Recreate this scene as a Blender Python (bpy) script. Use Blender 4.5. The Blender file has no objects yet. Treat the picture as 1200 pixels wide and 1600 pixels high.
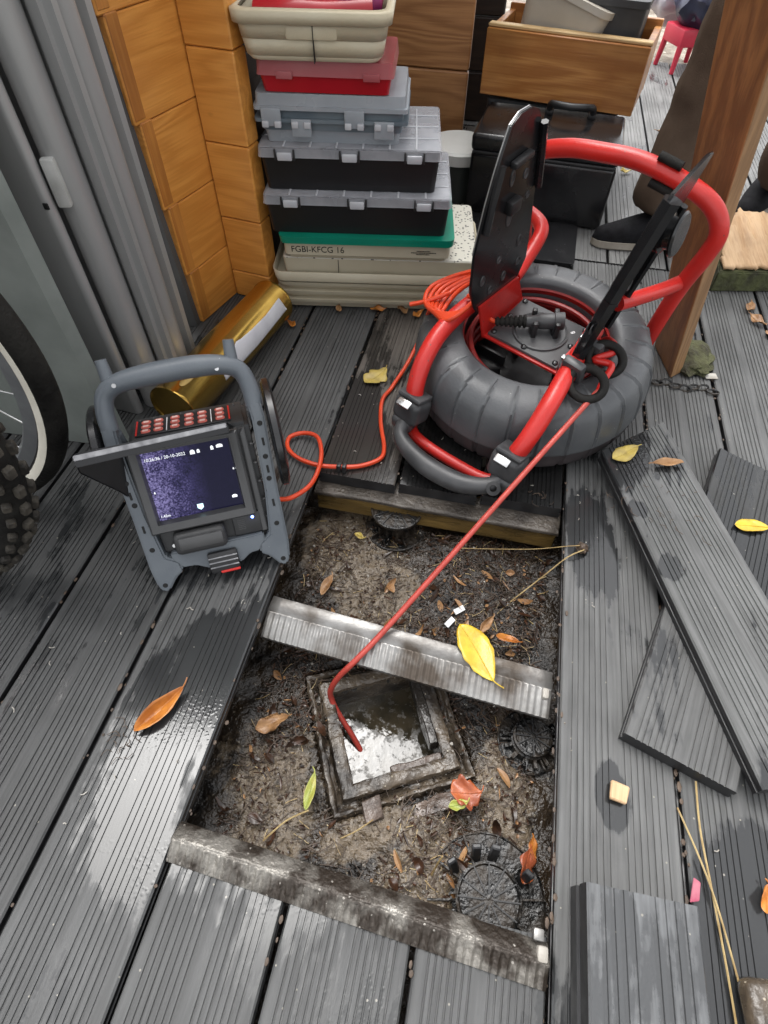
import bpy, bmesh, math, random
from mathutils import Vector, Matrix, Euler, noise
random.seed(7)
S = bpy.context.scene
COL = S.collection
rad = math.radians
# ------------------------------------------------------------------ camera
cam = bpy.data.cameras.new('camera'); camo = bpy.data.objects.new('camera', cam); COL.objects.link(camo)
cam.sensor_fit = 'HORIZONTAL'; cam.sensor_width = 36.0; cam.lens = 36.0 * 893.5 / 1200.0
cam.clip_start = 0.02; cam.clip_end = 500
CR = ((0.97753239, 0.17377143, -0.11930599), (0.21050789, -0.77579014, 0.59484123), (0.010810003, -0.60659142, -0.79494024))
camo.matrix_world = Matrix(((CR[0][0], -CR[0][1], -CR[0][2], 0), (CR[1][0], -CR[1][1], -CR[1][2], 0),
                            (CR[2][0], -CR[2][1], -CR[2][2], 0.8), (0, 0, 0, 1)))
S.camera = camo
# ------------------------------------------------------------------ sky, sun, exposure
W = bpy.data.worlds.new('World'); S.world = W; W.use_nodes = True
wn = W.node_tree; wn.nodes.clear()
sky = wn.nodes.new('ShaderNodeTexSky'); sky.sky_type = 'NISHITA'; sky.sun_disc = False
sky.sun_elevation = rad(67); sky.sun_rotation = rad(-42); sky.air_density = 1.0; sky.dust_density = 4.0; sky.ozone_density = 1.0
hsv = wn.nodes.new('ShaderNodeHueSaturation'); hsv.inputs['Saturation'].default_value = 0.10
bg = wn.nodes.new('ShaderNodeBackground'); bg.inputs['Strength'].default_value = 0.15
wo = wn.nodes.new('ShaderNodeOutputWorld')
wn.links.new(sky.outputs[0], hsv.inputs['Color']); wn.links.new(hsv.outputs[0], bg.inputs[0]); wn.links.new(bg.outputs[0], wo.inputs[0])
sl = bpy.data.lights.new('sun', 'SUN'); sl.energy = 0.6; sl.angle = rad(40); sl.color = (1.0, 0.97, 0.92)
so = bpy.data.objects.new('sun', sl); COL.objects.link(so); so.location = (0, 0, 5)
sd = Vector((math.sin(rad(-42)) * math.cos(rad(67)), math.cos(rad(-42)) * math.cos(rad(67)), math.sin(rad(67))))
so.rotation_euler = sd.to_track_quat('Z', 'Y').to_euler()
S.view_settings.view_transform = 'Standard'; S.view_settings.look = 'None'; S.view_settings.gamma = 1
S.view_settings.use_curve_mapping = False; S.view_settings.exposure = 1.5

# ------------------------------------------------------------------ materials
def mat(name, c1, c2=None, rough=0.5, rough2=None, scale=8.0, stretch=(1, 1, 1), bump=0.0, bscale=None, metal=0.0, coat=0.0,
        spec=0.5, ior=1.5, trans=0.0, detail=5.0, contrast=(0.35, 0.65), specks=None, alpha=1.0, emit=None, estr=0.0, wet=None, bstretch=None, bdist=0.01):
    m = bpy.data.materials.new(name); m.use_nodes = True
    nt = m.node_tree; n = nt.nodes; l = nt.links; p = n['Principled BSDF']
    p.inputs['Metallic'].default_value = metal; p.inputs['Coat Weight'].default_value = coat; p.inputs['Coat Roughness'].default_value = 0.15
    p.inputs['Specular IOR Level'].default_value = spec; p.inputs['IOR'].default_value = ior
    p.inputs['Transmission Weight'].default_value = trans; p.inputs['Alpha'].default_value = alpha
    p.inputs['Roughness'].default_value = rough; p.inputs['Base Color'].default_value = (*c1, 1)
    if emit:
        p.inputs['Emission Color'].default_value = (*emit, 1); p.inputs['Emission Strength'].default_value = estr
    tc = n.new('ShaderNodeTexCoord'); mp = n.new('ShaderNodeMapping'); mp.inputs['Scale'].default_value = stretch
    l.new(tc.outputs['Object'], mp.inputs[0])
    col = None; fac = None
    if c2 is not None:
        nz = n.new('ShaderNodeTexNoise'); nz.inputs['Scale'].default_value = scale; nz.inputs['Detail'].default_value = detail
        l.new(mp.outputs[0], nz.inputs['Vector'])
        mr = n.new('ShaderNodeMapRange'); mr.inputs[1].default_value = contrast[0]; mr.inputs[2].default_value = contrast[1]
        l.new(nz.outputs['Fac'], mr.inputs[0]); fac = mr.outputs[0]
        mx = n.new('ShaderNodeMix'); mx.data_type = 'RGBA'; l.new(fac, mx.inputs[0])
        mx.inputs[6].default_value = (*c1, 1); mx.inputs[7].default_value = (*c2, 1); col = mx.outputs[2]
        if rough2 is not None:
            m2 = n.new('ShaderNodeMapRange'); l.new(fac, m2.inputs[0]); m2.inputs[3].default_value = rough; m2.inputs[4].default_value = rough2
            l.new(m2.outputs[0], p.inputs['Roughness'])
    if specks:                                             # (colour, scale, size)
        vo = n.new('ShaderNodeTexVoronoi'); vo.inputs['Scale'].default_value = specks[1]; l.new(tc.outputs['Object'], vo.inputs['Vector'])
        lt = n.new('ShaderNodeMath'); lt.operation = 'LESS_THAN'; lt.inputs[1].default_value = specks[2]; l.new(vo.outputs['Distance'], lt.inputs[0])
        gate = lt.outputs[0]
        if len(specks) > 3:
            sp = n.new('ShaderNodeSeparateColor'); l.new(vo.outputs['Color'], sp.inputs[0])
            g2 = n.new('ShaderNodeMath'); g2.operation = 'LESS_THAN'; g2.inputs[1].default_value = specks[3]; l.new(sp.outputs[0], g2.inputs[0])
            g3 = n.new('ShaderNodeMath'); g3.operation = 'MULTIPLY'; l.new(g2.outputs[0], g3.inputs[0]); l.new(gate, g3.inputs[1]); gate = g3.outputs[0]
        mx = n.new('ShaderNodeMix'); mx.data_type = 'RGBA'; l.new(gate, mx.inputs[0])
        if col: l.new(col, mx.inputs[6])
        else: mx.inputs[6].default_value = (*c1, 1)
        mx.inputs[7].default_value = (*specks[0], 1); col = mx.outputs[2]
    if col: l.new(col, p.inputs['Base Color'])
    if bump:
        mb = n.new('ShaderNodeMapping'); mb.inputs['Scale'].default_value = bstretch or stretch; l.new(tc.outputs['Object'], mb.inputs[0])
        nb = n.new('ShaderNodeTexNoise'); nb.inputs['Scale'].default_value = bscale or scale * 6; nb.inputs['Detail'].default_value = 4
        l.new(mb.outputs[0], nb.inputs['Vector'])
        bp = n.new('ShaderNodeBump'); bp.inputs['Strength'].default_value = bump; bp.inputs['Distance'].default_value = bdist
        l.new(nb.outputs['Fac'], bp.inputs['Height']); l.new(bp.outputs[0], p.inputs['Normal'])
    return m

def deck_mat(name, dry, wetc, bias=0.0, blobs=(), dryrough=0.55, wetrough=0.13, spec=0.6):
    """grooved composite: dry grey with dust, darker glossy where wet; blobs = (x, y, rx, ry, rot, amount)"""
    m = bpy.data.materials.new(name); m.use_nodes = True
    nt = m.node_tree; n = nt.nodes; l = nt.links; p = n['Principled BSDF']
    tc = n.new('ShaderNodeTexCoord'); oi = n.new('ShaderNodeObjectInfo')
    geo = n.new('ShaderNodeNewGeometry')
    def noise_(scale, det=4, st=None, src=None, dist=0.0):
        v = src or tc.outputs['Object']
        if st:
            mp = n.new('ShaderNodeMapping'); mp.inputs['Scale'].default_value = st; l.new(v, mp.inputs[0]); v = mp.outputs[0]
        z = n.new('ShaderNodeTexNoise'); z.inputs['Scale'].default_value = scale; z.inputs['Detail'].default_value = det; z.inputs['Distortion'].default_value = dist
        l.new(v, z.inputs['Vector']); return z.outputs['Fac']
    def mth(op, a, b=None, clamp=False):
        q = n.new('ShaderNodeMath'); q.operation = op; q.use_clamp = clamp
        for i, v in enumerate((a, b)):
            if v is None: continue
            if isinstance(v, (int, float)): q.inputs[i].default_value = v
            else: l.new(v, q.inputs[i])
        return q.outputs[0]
    def mrange(v, a, b, c=0.0, d=1.0):
        q = n.new('ShaderNodeMapRange'); l.new(v, q.inputs[0])
        for i, x in enumerate((a, b, c, d)): q.inputs[i + 1].default_value = x
        return q.outputs[0]
    w1 = noise_(5.0, 5, (1.5, 0.7, 1), geo.outputs['Position'], 0.6)
    w2 = noise_(30, 4, (3.2, 0.35, 1), geo.outputs['Position']); w3 = noise_(60, 3, None, geo.outputs['Position'])
    wv = mth('ADD', mth('ADD', mth('MULTIPLY', w1, 0.62), mth('MULTIPLY', w2, 0.28)), mth('MULTIPLY', w3, 0.10))
    wv = mth('ADD', wv, bias)
    for (bx, by, rx, ry, rot, amt) in blobs:
        mp = n.new('ShaderNodeMapping'); mp.vector_type = 'TEXTURE'
        mp.inputs['Location'].default_value = (bx, by, 0); mp.inputs['Rotation'].default_value = (0, 0, rot); mp.inputs['Scale'].default_value = (rx, ry, 100)
        l.new(geo.outputs['Position'], mp.inputs[0])
        ln = n.new('ShaderNodeVectorMath'); ln.operation = 'LENGTH'; l.new(mp.outputs[0], ln.inputs[0])
        wv = mth('ADD', wv, mrange(ln.outputs['Value'], 0.55, 1.15, amt, 0.0))
    wet = mrange(wv, 0.520, 0.575)
    st = noise_(30, 6, (6, 0.25, 1)); fine = noise_(420, 2, (1, 0.15, 1)); patch = noise_(7, 5)
    dust = mth('ADD', mth('MULTIPLY', st, 0.5), mth('MULTIPLY', patch, 0.5))
    mx = n.new('ShaderNodeMix'); mx.data_type = 'RGBA'; l.new(mrange(dust, 0.38, 0.62), mx.inputs[0])
    mx.inputs[6].default_value = (*[c * 0.62 for c in dry], 1); mx.inputs[7].default_value = (*[c * 1.2 for c in dry], 1)
    tint = n.new('ShaderNodeMix'); tint.data_type = 'RGBA'; tint.blend_type = 'MULTIPLY'; tint.inputs[0].default_value = 1
    l.new(mx.outputs[2], tint.inputs[6])
    tv = mrange(oi.outputs['Random'], 0, 1, 0.82, 1.15); cc = n.new('ShaderNodeCombineColor')
    for i in range(3): l.new(tv, cc.inputs[i])
    l.new(cc.outputs[0], tint.inputs[7])
    mw = n.new('ShaderNodeMix'); mw.data_type = 'RGBA'; l.new(wet, mw.inputs[0]); l.new(tint.outputs[2], mw.inputs[6]); mw.inputs[7].default_value = (*wetc, 1)
    # pale grit
    vo = n.new('ShaderNodeTexVoronoi'); vo.inputs['Scale'].default_value = 105; l.new(geo.outputs['Position'], vo.inputs['Vector'])
    sp = n.new('ShaderNodeSeparateColor'); l.new(vo.outputs['Color'], sp.inputs[0])
    g = mth('MULTIPLY', mth('LESS_THAN', vo.outputs['Distance'], 0.13), mth('LESS_THAN', sp.outputs[0], 0.06))
    mg = n.new('ShaderNodeMix'); mg.data_type = 'RGBA'; l.new(g, mg.inputs[0]); l.new(mw.outputs[2], mg.inputs[6]); mg.inputs[7].default_value = (0.24, 0.225, 0.195, 1)
    l.new(mg.outputs[2], p.inputs['Base Color'])
    r = mrange(wet, 0, 1, dryrough, wetrough); r = mth('ADD', r, mth('MULTIPLY', mth('SUBTRACT', patch, 0.5), 0.15))
    l.new(r, p.inputs['Roughness'])
    l.new(mrange(wet, 0, 1, 0.35, spec), p.inputs['Specular IOR Level'])
    # droplets and fibre relief
    vd = n.new('ShaderNodeTexVoronoi'); vd.inputs['Scale'].default_value = 210; vd.feature = 'SMOOTH_F1'; l.new(geo.outputs['Position'], vd.inputs['Vector'])
    drop = mrange(vd.outputs['Distance'], 0.12, 0.42, 1, 0)
    gate = mrange(noise_(9, 3, None, geo.outputs['Position']), 0.5, 0.62)
    h = mth('ADD', mth('MULTIPLY', mth('MULTIPLY', drop, gate), 0.16), mth('MULTIPLY', fine, mrange(wet, 0, 1, 0.5, 0.12)))
    bp = n.new('ShaderNodeBump'); bp.inputs['Strength'].default_value = 0.35; bp.inputs['Distance'].default_value = 0.0015
    l.new(h, bp.inputs['Height']); l.new(bp.outputs[0], p.inputs['Normal'])
    return m

def wood_mat(name, c1, c2, axis=0, rough=0.45, coat=0.25, ring=22.0, dark=None):
    """long grained timber: distorted bands along one axis plus fine fibres"""
    m = bpy.data.materials.new(name); m.use_nodes = True
    nt = m.node_tree; n = nt.nodes; l = nt.links; p = n['Principled BSDF']
    tc = n.new('ShaderNodeTexCoord'); oi = n.new('ShaderNodeObjectInfo')
    off = n.new('ShaderNodeVectorMath'); off.operation = 'MULTIPLY_ADD'; off.inputs[1].default_value = (1, 1, 1)
    l.new(tc.outputs['Object'], off.inputs[0])
    sc = n.new('ShaderNodeVectorMath'); sc.operation = 'SCALE'; sc.inputs[0].default_value = (3.1, 1.7, 2.3); l.new(oi.outputs['Random'], sc.inputs['Scale'])
    l.new(sc.outputs[0], off.inputs[2])
    s = [1.6, 1.6, 1.6]; s[axis] = 0.22
    mp = n.new('ShaderNodeMapping'); mp.inputs['Scale'].default_value = s; l.new(off.outputs[0], mp.inputs[0])
    nz = n.new('ShaderNodeTexNoise'); nz.inputs['Scale'].default_value = 7; nz.inputs['Detail'].default_value = 3.5; nz.inputs['Roughness'].default_value = 0.35; l.new(mp.outputs[0], nz.inputs['Vector'])
    mul = n.new('ShaderNodeMath'); mul.operation = 'MULTIPLY'; mul.inputs[1].default_value = ring; l.new(nz.outputs['Fac'], mul.inputs[0])
    pp = n.new('ShaderNodeMath'); pp.operation = 'PINGPONG'; pp.inputs[1].default_value = 1.0; l.new(mul.outputs[0], pp.inputs[0])
    s2 = [1.0, 1.0, 1.0]; s2[axis] = 0.03
    mp2 = n.new('ShaderNodeMapping'); mp2.inputs['Scale'].default_value = s2; l.new(off.outputs[0], mp2.inputs[0])
    fb = n.new('ShaderNodeTexNoise'); fb.inputs['Scale'].default_value = 260; fb.inputs['Detail'].default_value = 3; l.new(mp2.outputs[0], fb.inputs['Vector'])
    ad = n.new('ShaderNodeMath'); ad.operation = 'MULTIPLY_ADD'; ad.inputs[1].default_value = 0.55; l.new(pp.outputs[0], ad.inputs[0]); l.new(fb.outputs['Fac'], ad.inputs[2])
    mr = n.new('ShaderNodeMapRange'); mr.inputs[1].default_value = 0.52; mr.inputs[2].default_value = 1.0; l.new(ad.outputs[0], mr.inputs[0])
    mx = n.new('ShaderNodeMix'); mx.data_type = 'RGBA'; l.new(mr.outputs[0], mx.inputs[0]); mx.inputs[6].default_value = (*c1, 1); mx.inputs[7].default_value = (*c2, 1)
    last = mx.outputs[2]
    bl = n.new('ShaderNodeTexNoise'); bl.inputs['Scale'].default_value = 5; bl.inputs['Detail'].default_value = 5; l.new(off.outputs[0], bl.inputs['Vector'])
    br = n.new('ShaderNodeMapRange'); br.inputs[1].default_value = 0.45; br.inputs[2].default_value = 0.75; br.inputs[4].default_value = 0.55; l.new(bl.outputs['Fac'], br.inputs[0])
    mk = n.new('ShaderNodeMix'); mk.data_type = 'RGBA'; l.new(br.outputs[0], mk.inputs[0]); l.new(last, mk.inputs[6])
    d = dark or tuple(c * 0.45 for c in c2); mk.inputs[7].default_value = (*d, 1); last = mk.outputs[2]
    # knots
    vs = [1.0, 1.0, 1.0]; vs[axis] = 0.6
    mv = n.new('ShaderNodeMapping'); mv.inputs['Scale'].default_value = vs; l.new(off.outputs[0], mv.inputs[0])
    vo = n.new('ShaderNodeTexVoronoi'); vo.inputs['Scale'].default_value = 9; l.new(mv.outputs[0], vo.inputs['Vector'])
    kr = n.new('ShaderNodeMapRange'); kr.inputs[1].default_value = 0.04; kr.inputs[2].default_value = 0.085; kr.inputs[3].default_value = 0.85; kr.inputs[4].default_value = 0; l.new(vo.outputs['Distance'], kr.inputs[0])
    mq = n.new('ShaderNodeMix'); mq.data_type = 'RGBA'; l.new(kr.outputs[0], mq.inputs[0]); l.new(last, mq.inputs[6]); mq.inputs[7].default_value = (*[c * 0.3 for c in c2], 1)
    l.new(mq.outputs[2], p.inputs['Base Color'])
    p.inputs['Roughness'].default_value = rough; p.inputs['Coat Weight'].default_value = coat; p.inputs['Coat Roughness'].default_value = 0.25
    bp = n.new('ShaderNodeBump'); bp.inputs['Strength'].default_value = 0.25; bp.inputs['Distance'].default_value = 0.002
    l.new(ad.outputs[0], bp.inputs['Height']); l.new(bp.outputs[0], p.inputs['Normal'])
    return m

M = {}
DRY = (0.068, 0.069, 0.069)
M['deck_l'] = deck_mat('deck_board_left', DRY, (0.024, 0.025, 0.026), -0.01,
    [(-0.335, 0.24, 0.085, 0.17, -0.1, 0.18), (-0.31, 0.05, 0.05, 0.09, 0.3, 0.12), (-0.55, 0.02, 0.05, 0.07, 0.8, 0.10)])
M['deck_f'] = deck_mat('deck_board_front', DRY, (0.034, 0.035, 0.035), 0.03)
M['deck_r'] = deck_mat('deck_board_right', (0.104, 0.105, 0.104), (0.024, 0.025, 0.026), -0.05,
    [(0.262, 0.215, 0.026, 0.05, 0.15, 0.3), (0.24, 0.62, 0.05, 0.13, 0.0, 0.2), (0.43, 0.11, 0.11, 0.11, 0.3, 0.22), (0.36, 0.03, 0.05, 0.07, 0, 0.2)])
M['deck_b'] = deck_mat('deck_board_back', (0.042, 0.041, 0.039), (0.013, 0.013, 0.013), 0.05, [(0.0, 0.75, 0.25, 0.2, 0, 0.3)])
M['deck_w'] = deck_mat('deck_board_weathered', (0.095, 0.084, 0.073), (0.032, 0.029, 0.027), 0.0, [(-0.26, 0.72, 0.13, 0.2, 0, 0.2)])
M['deck_far'] = deck_mat('deck_board_far', (0.15, 0.15, 0.147), (0.06, 0.06, 0.06), -0.03)  # paler base carries the sky sheen seen at a grazing angle
M['loose'] = deck_mat('loose_board', (0.102, 0.103, 0.102), (0.022, 0.023, 0.024), -0.01,
    [(0.32, 0.79, 0.10, 0.08, 0.4, 0.15), (0.345, 0.55, 0.03, 0.03, 0.4, 0.2), (0.30, 0.66, 0.02, 0.02, 0, 0.2)])
M['offcut'] = deck_mat('offcut_board', (0.135, 0.14, 0.145), (0.05, 0.052, 0.054), -0.02)
M['loosewet'] = deck_mat('wet_loose_board', (0.045, 0.046, 0.046), (0.015, 0.016, 0.017), 0.1)
def soil_mat():
    m = mat('soil', (0.007, 0.005, 0.0035), (0.034, 0.023, 0.014), 0.4, 0.16, 18, contrast=(0.36, 0.64), bump=0.65, bscale=150, specks=((0.14, 0.12, 0.09), 120, 0.2, 0.16), bdist=0.006)
    nt = m.node_tree; n = nt.nodes; l = nt.links; p = n['Principled BSDF']; src = p.inputs['Base Color'].links[0].from_socket
    tc = n.new('ShaderNodeTexCoord'); tot = None
    for (x, y, rx, ry, rot) in ((-0.19, 0.13, 0.075, 0.13, 0.4), (0.145, 0.22, 0.045, 0.13, 0.1), (0.07, 0.10, 0.13, 0.07, 0.2), (-0.12, 0.50, 0.10, 0.09, 0.2), (-0.20, 0.59, 0.09, 0.09, 0.4), (-0.03, 0.13, 0.10, 0.04, 0.4)):
        mp = n.new('ShaderNodeMapping'); mp.vector_type = 'TEXTURE'; mp.inputs['Location'].default_value = (x, y, 0); mp.inputs['Rotation'].default_value = (0, 0, rot); mp.inputs['Scale'].default_value = (rx, ry, 50)
        l.new(tc.outputs['Object'], mp.inputs[0]); ln = n.new('ShaderNodeVectorMath'); ln.operation = 'LENGTH'; l.new(mp.outputs[0], ln.inputs[0])
        mr = n.new('ShaderNodeMapRange'); mr.inputs[1].default_value = 0.35; mr.inputs[2].default_value = 1.25; mr.inputs[3].default_value = 0.34; mr.inputs[4].default_value = 0; l.new(ln.outputs['Value'], mr.inputs[0])
        if tot is None: tot = mr.outputs[0]
        else:
            mx = n.new('ShaderNodeMath'); mx.operation = 'MAXIMUM'; l.new(tot, mx.inputs[0]); l.new(mr.outputs[0], mx.inputs[1]); tot = mx.outputs[0]
    nz = n.new('ShaderNodeTexNoise'); nz.inputs['Scale'].default_value = 22; nz.inputs['Detail'].default_value = 8; nz.inputs['Roughness'].default_value = 0.65; l.new(tc.outputs['Object'], nz.inputs['Vector'])
    ad = n.new('ShaderNodeMath'); l.new(nz.outputs['Fac'], ad.inputs[0]); l.new(tot, ad.inputs[1])
    mr = n.new('ShaderNodeMapRange'); mr.inputs[1].default_value = 0.60; mr.inputs[2].default_value = 0.74; l.new(ad.outputs[0], mr.inputs[0])
    cz = n.new('ShaderNodeTexNoise'); cz.inputs['Scale'].default_value = 60; cz.inputs['Detail'].default_value = 6; l.new(tc.outputs['Object'], cz.inputs['Vector'])
    cc = n.new('ShaderNodeMix'); cc.data_type = 'RGBA'; l.new(cz.outputs['Fac'], cc.inputs[0]); cc.inputs[6].default_value = (0.060, 0.044, 0.029, 1); cc.inputs[7].default_value = (0.22, 0.170, 0.115, 1)
    m2 = n.new('ShaderNodeMix'); m2.data_type = 'RGBA'; l.new(mr.outputs[0], m2.inputs[0]); l.new(src, m2.inputs[6]); l.new(cc.outputs[2], m2.inputs[7]); l.new(m2.outputs[2], p.inputs['Base Color'])
    return m
M['soil'] = soil_mat()
M['ground'] = mat('ground', (0.05, 0.042, 0.034), (0.1, 0.09, 0.07), 0.9, scale=3)
M['gravel'] = mat('gravel_ground', (0.16, 0.13, 0.1), (0.34, 0.3, 0.25), 0.9, scale=14, bump=0.8, bscale=60, specks=((0.5, 0.46, 0.4), 40, 0.25, 0.3))
M['concrete'] = mat('wet_concrete', (0.020, 0.015, 0.011), (0.11, 0.085, 0.060), 0.4, 0.2, 24, contrast=(0.36, 0.64), bump=0.9, bscale=70, specks=((0.3, 0.26, 0.2), 150, 0.2, 0.15), bdist=0.004)
M['pinkbrick'] = mat('wet_brick', (0.03, 0.021, 0.017), (0.15, 0.112, 0.09), 0.4, 0.2, 30, bump=0.9, bscale=90, bdist=0.004)
M['chamberin'] = mat('chamber_lining', (0.014, 0.012, 0.011), (0.04, 0.035, 0.03), 0.35, 0.18, 14, bump=0.4, bscale=60)
M['zinc'] = mat('muddy_zinc', (0.26, 0.255, 0.245), (0.06, 0.046, 0.034), 0.3, 0.45, 17, contrast=(0.42, 0.66), metal=0.4, bump=0.3, bscale=90, bdist=0.003)
M['zincmud'] = mat('mud_covered_zinc', (0.042, 0.033, 0.026), (0.24, 0.225, 0.20), 0.40, 0.16, 24, contrast=(0.46, 0.64), metal=0.35, bump=0.9, bscale=130, specks=((0.3, 0.28, 0.25), 170, 0.25, 0.1), bdist=0.004)
M['beamtop'] = mat('mud_on_beam', (0.035, 0.028, 0.022), (0.10, 0.085, 0.07), 0.55, 0.3, 20, bump=0.9, bscale=120, bdist=0.004)
M['beamface'] = mat('wet_old_timber', (0.03, 0.02, 0.008), (0.16, 0.10, 0.03), 0.22, 0.32, 14, stretch=(0.5, 1, 2), contrast=(0.35, 0.6), bump=0.3)
M['blackpl'] = mat('black_plastic', (0.012, 0.012, 0.013), (0.022, 0.022, 0.023), 0.38, 0.5, 30)
M['blackgl'] = mat('glossy_black', (0.008, 0.008, 0.009), (0.014, 0.014, 0.015), 0.16, 0.3, 12, spec=0.6)
M['blackrub'] = mat('black_rubber', (0.008, 0.0075, 0.007), (0.018, 0.017, 0.015), 0.55, 0.75, 25, bump=0.2, spec=0.2)
M['knob'] = mat('muddy_knobs', (0.018, 0.016, 0.014), (0.07, 0.062, 0.05), 0.6, 0.8, 60, spec=0.25)
M['muddyblack'] = mat('muddy_black_plastic', (0.007, 0.007, 0.007), (0.030, 0.022, 0.015), 0.25, 0.5, 38, contrast=(0.42, 0.60), bump=0.4, bscale=120)
M['drum'] = mat('reel_tyre_grey', (0.066, 0.070, 0.075), (0.092, 0.096, 0.100), 0.33, 0.48, 14, bump=0.08, bscale=300, specks=((0.25, 0.25, 0.24), 140, 0.13, 0.05))
M['drumlow'] = mat('dusty_tyre_band', (0.036, 0.031, 0.033), (0.066, 0.053, 0.054), 0.5, 0.7, 20)
M['red'] = mat('red_paint', (0.55, 0.019, 0.014), (0.44, 0.016, 0.012), 0.34, 0.48, 14, coat=0.12, specks=((0.16, 0.05, 0.04), 90, 0.14, 0.10), bump=0.05, bscale=160)
M['reddark'] = mat('dark_red_rod', (0.30, 0.015, 0.012), (0.2, 0.01, 0.01), 0.35, 0.5, 20)
M['orange'] = mat('orange_cable', (0.66, 0.060, 0.015), (0.58, 0.048, 0.012), 0.35, 0.45, 30)
M['rod'] = mat('push_rod', (0.44, 0.058, 0.042), (0.36, 0.042, 0.030), 0.38, 0.5, 40)
M['clamp'] = mat('clamp_grey', (0.03, 0.031, 0.033), (0.06, 0.06, 0.062), 0.35, 0.5, 20)
M['steel'] = mat('bright_steel', (0.6, 0.6, 0.6), (0.4, 0.4, 0.4), 0.22, 0.35, 20, metal=1)
M['frame'] = mat('monitor_frame_grey', (0.088, 0.102, 0.118), (0.115, 0.13, 0.145), 0.36, 0.5, 16, bump=0.06, bscale=250, specks=((0.3, 0.32, 0.33), 160, 0.12, 0.03))
M['casing'] = mat('monitor_case', (0.022, 0.023, 0.024), (0.036, 0.036, 0.037), 0.4, 0.55, 16)
M['bezel'] = mat('monitor_bezel', (0.045, 0.046, 0.047), (0.065, 0.065, 0.066), 0.30, 0.42, 14)
M['visor'] = mat('visor_black', (0.004, 0.004, 0.005), (0.007, 0.007, 0.009), 0.25, 0.35, 14)
M['visoredge'] = mat('worn_visor_edge', (0.35, 0.35, 0.36), (0.16, 0.16, 0.17), 0.35, 0.5, 60)
M['white'] = mat('white_print', (0.8, 0.8, 0.8), rough=0.5)
M['hole'] = mat('dark_hole', (0.004, 0.004, 0.004), rough=0.7)
M['panel'] = mat('grey_sheet_steel', (0.46, 0.46, 0.455), (0.36, 0.36, 0.355), 0.34, 0.44, 10, stretch=(1, 1, 0.25), metal=0.45, bump=0.03, bscale=200)
M['panelgr'] = mat('greenish_sheet', (0.26, 0.285, 0.265), (0.18, 0.20, 0.185), 0.45, 0.6, 8, metal=0.1, bump=0.05)
M['paneldk'] = mat('dark_grey_board', (0.085, 0.088, 0.09), (0.06, 0.062, 0.064), 0.5, 0.6, 10)
M['pad'] = mat('grey_pad', (0.5, 0.5, 0.48), (0.36, 0.36, 0.34), 0.6, scale=30)
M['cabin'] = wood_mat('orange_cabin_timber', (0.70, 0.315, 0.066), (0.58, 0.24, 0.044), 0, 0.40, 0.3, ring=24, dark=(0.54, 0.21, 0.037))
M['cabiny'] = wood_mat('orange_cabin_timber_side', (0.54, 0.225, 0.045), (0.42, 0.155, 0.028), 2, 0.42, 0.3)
M['browny'] = wood_mat('brown_plank', (0.42, 0.20, 0.075), (0.29, 0.125, 0.043), 0, 0.5, 0.15)
M['shadewood'] = wood_mat('shaded_timber', (0.028, 0.016, 0.010), (0.016, 0.009, 0.006), 0, 0.6, 0.0)  # near-black base holds the shade of the gaps around the boxes
M['crate'] = wood_mat('plywood_orange', (0.52, 0.235, 0.065), (0.36, 0.135, 0.030), 0, 0.42, 0.3, ring=16)
M['palewood'] = wood_mat('pale_pine', (0.62, 0.44, 0.22), (0.48, 0.32, 0.15), 0, 0.55, 0.0)
M['post'] = wood_mat('brown_post', (0.32, 0.140, 0.050), (0.20, 0.082, 0.031), 2, 0.5, 0.1, ring=14)
M['postedge'] = wood_mat('post_lit_edge', (0.33, 0.185, 0.085), (0.23, 0.125, 0.055), 2, 0.5, 0.1)  # paler copy of the post wood for the lit narrow face
M['endgrain'] = wood_mat('split_log', (0.56, 0.38, 0.22), (0.40, 0.24, 0.12), 1, 0.7, 0.0, ring=8)
M['bark'] = mat('mossy_bark', (0.03, 0.03, 0.014), (0.075, 0.085, 0.03), 0.8, scale=30, bump=0.8, bscale=60)
M['moss'] = mat('moss', (0.030, 0.026, 0.014), (0.075, 0.078, 0.032), 0.9, scale=40, bump=1, bscale=120, bdist=0.006)
M['beige'] = mat('beige_plastic', (0.52, 0.475, 0.36), (0.46, 0.41, 0.30), 0.45, 0.55, 7)
M['beigelid'] = mat('speckled_lid', (0.54, 0.52, 0.45), rough=0.5, specks=((0.06, 0.06, 0.055), 130, 0.33, 0.75))
M['cream'] = mat('cream_tub', (0.54, 0.49, 0.36), (0.49, 0.43, 0.30), 0.4, 0.5, 9, bump=0.08, bscale=260)
M['green'] = mat('green_lid', (0.0, 0.22, 0.14), (0.0, 0.19, 0.12), 0.35, scale=10)
M['redbox'] = mat('red_plastic', (0.42, 0.008, 0.018), (0.33, 0.005, 0.012), 0.28, scale=8)
M['redclear'] = mat('frosted_red_lid', (0.50, 0.16, 0.17), (0.42, 0.1, 0.11), 0.28, scale=8, alpha=0.7)
M['purple'] = mat('purple_cloth', (0.12, 0.01, 0.09), (0.3, 0.01, 0.06), 0.6, scale=20)
M['clear'] = mat('clear_lid', (0.50, 0.51, 0.54), (0.38, 0.39, 0.42), 0.16, 0.3, 22, spec=0.7, bump=0.06, alpha=0.52)
M['clearrib'] = mat('lid_ribs', (0.5, 0.51, 0.53), (0.42, 0.43, 0.46), 0.2, scale=30)
M['bluegrey'] = mat('blue_grey_box', (0.10, 0.13, 0.155), (0.15, 0.18, 0.2), 0.28, 0.4, 14)
M['frost'] = mat('frosted_grey_lid', (0.42, 0.45, 0.48), (0.34, 0.37, 0.40), 0.24, 0.36, 12, spec=0.6, alpha=0.72)
M['blackbin'] = mat('organiser_black', (0.007, 0.007, 0.008), rough=0.4)
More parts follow.
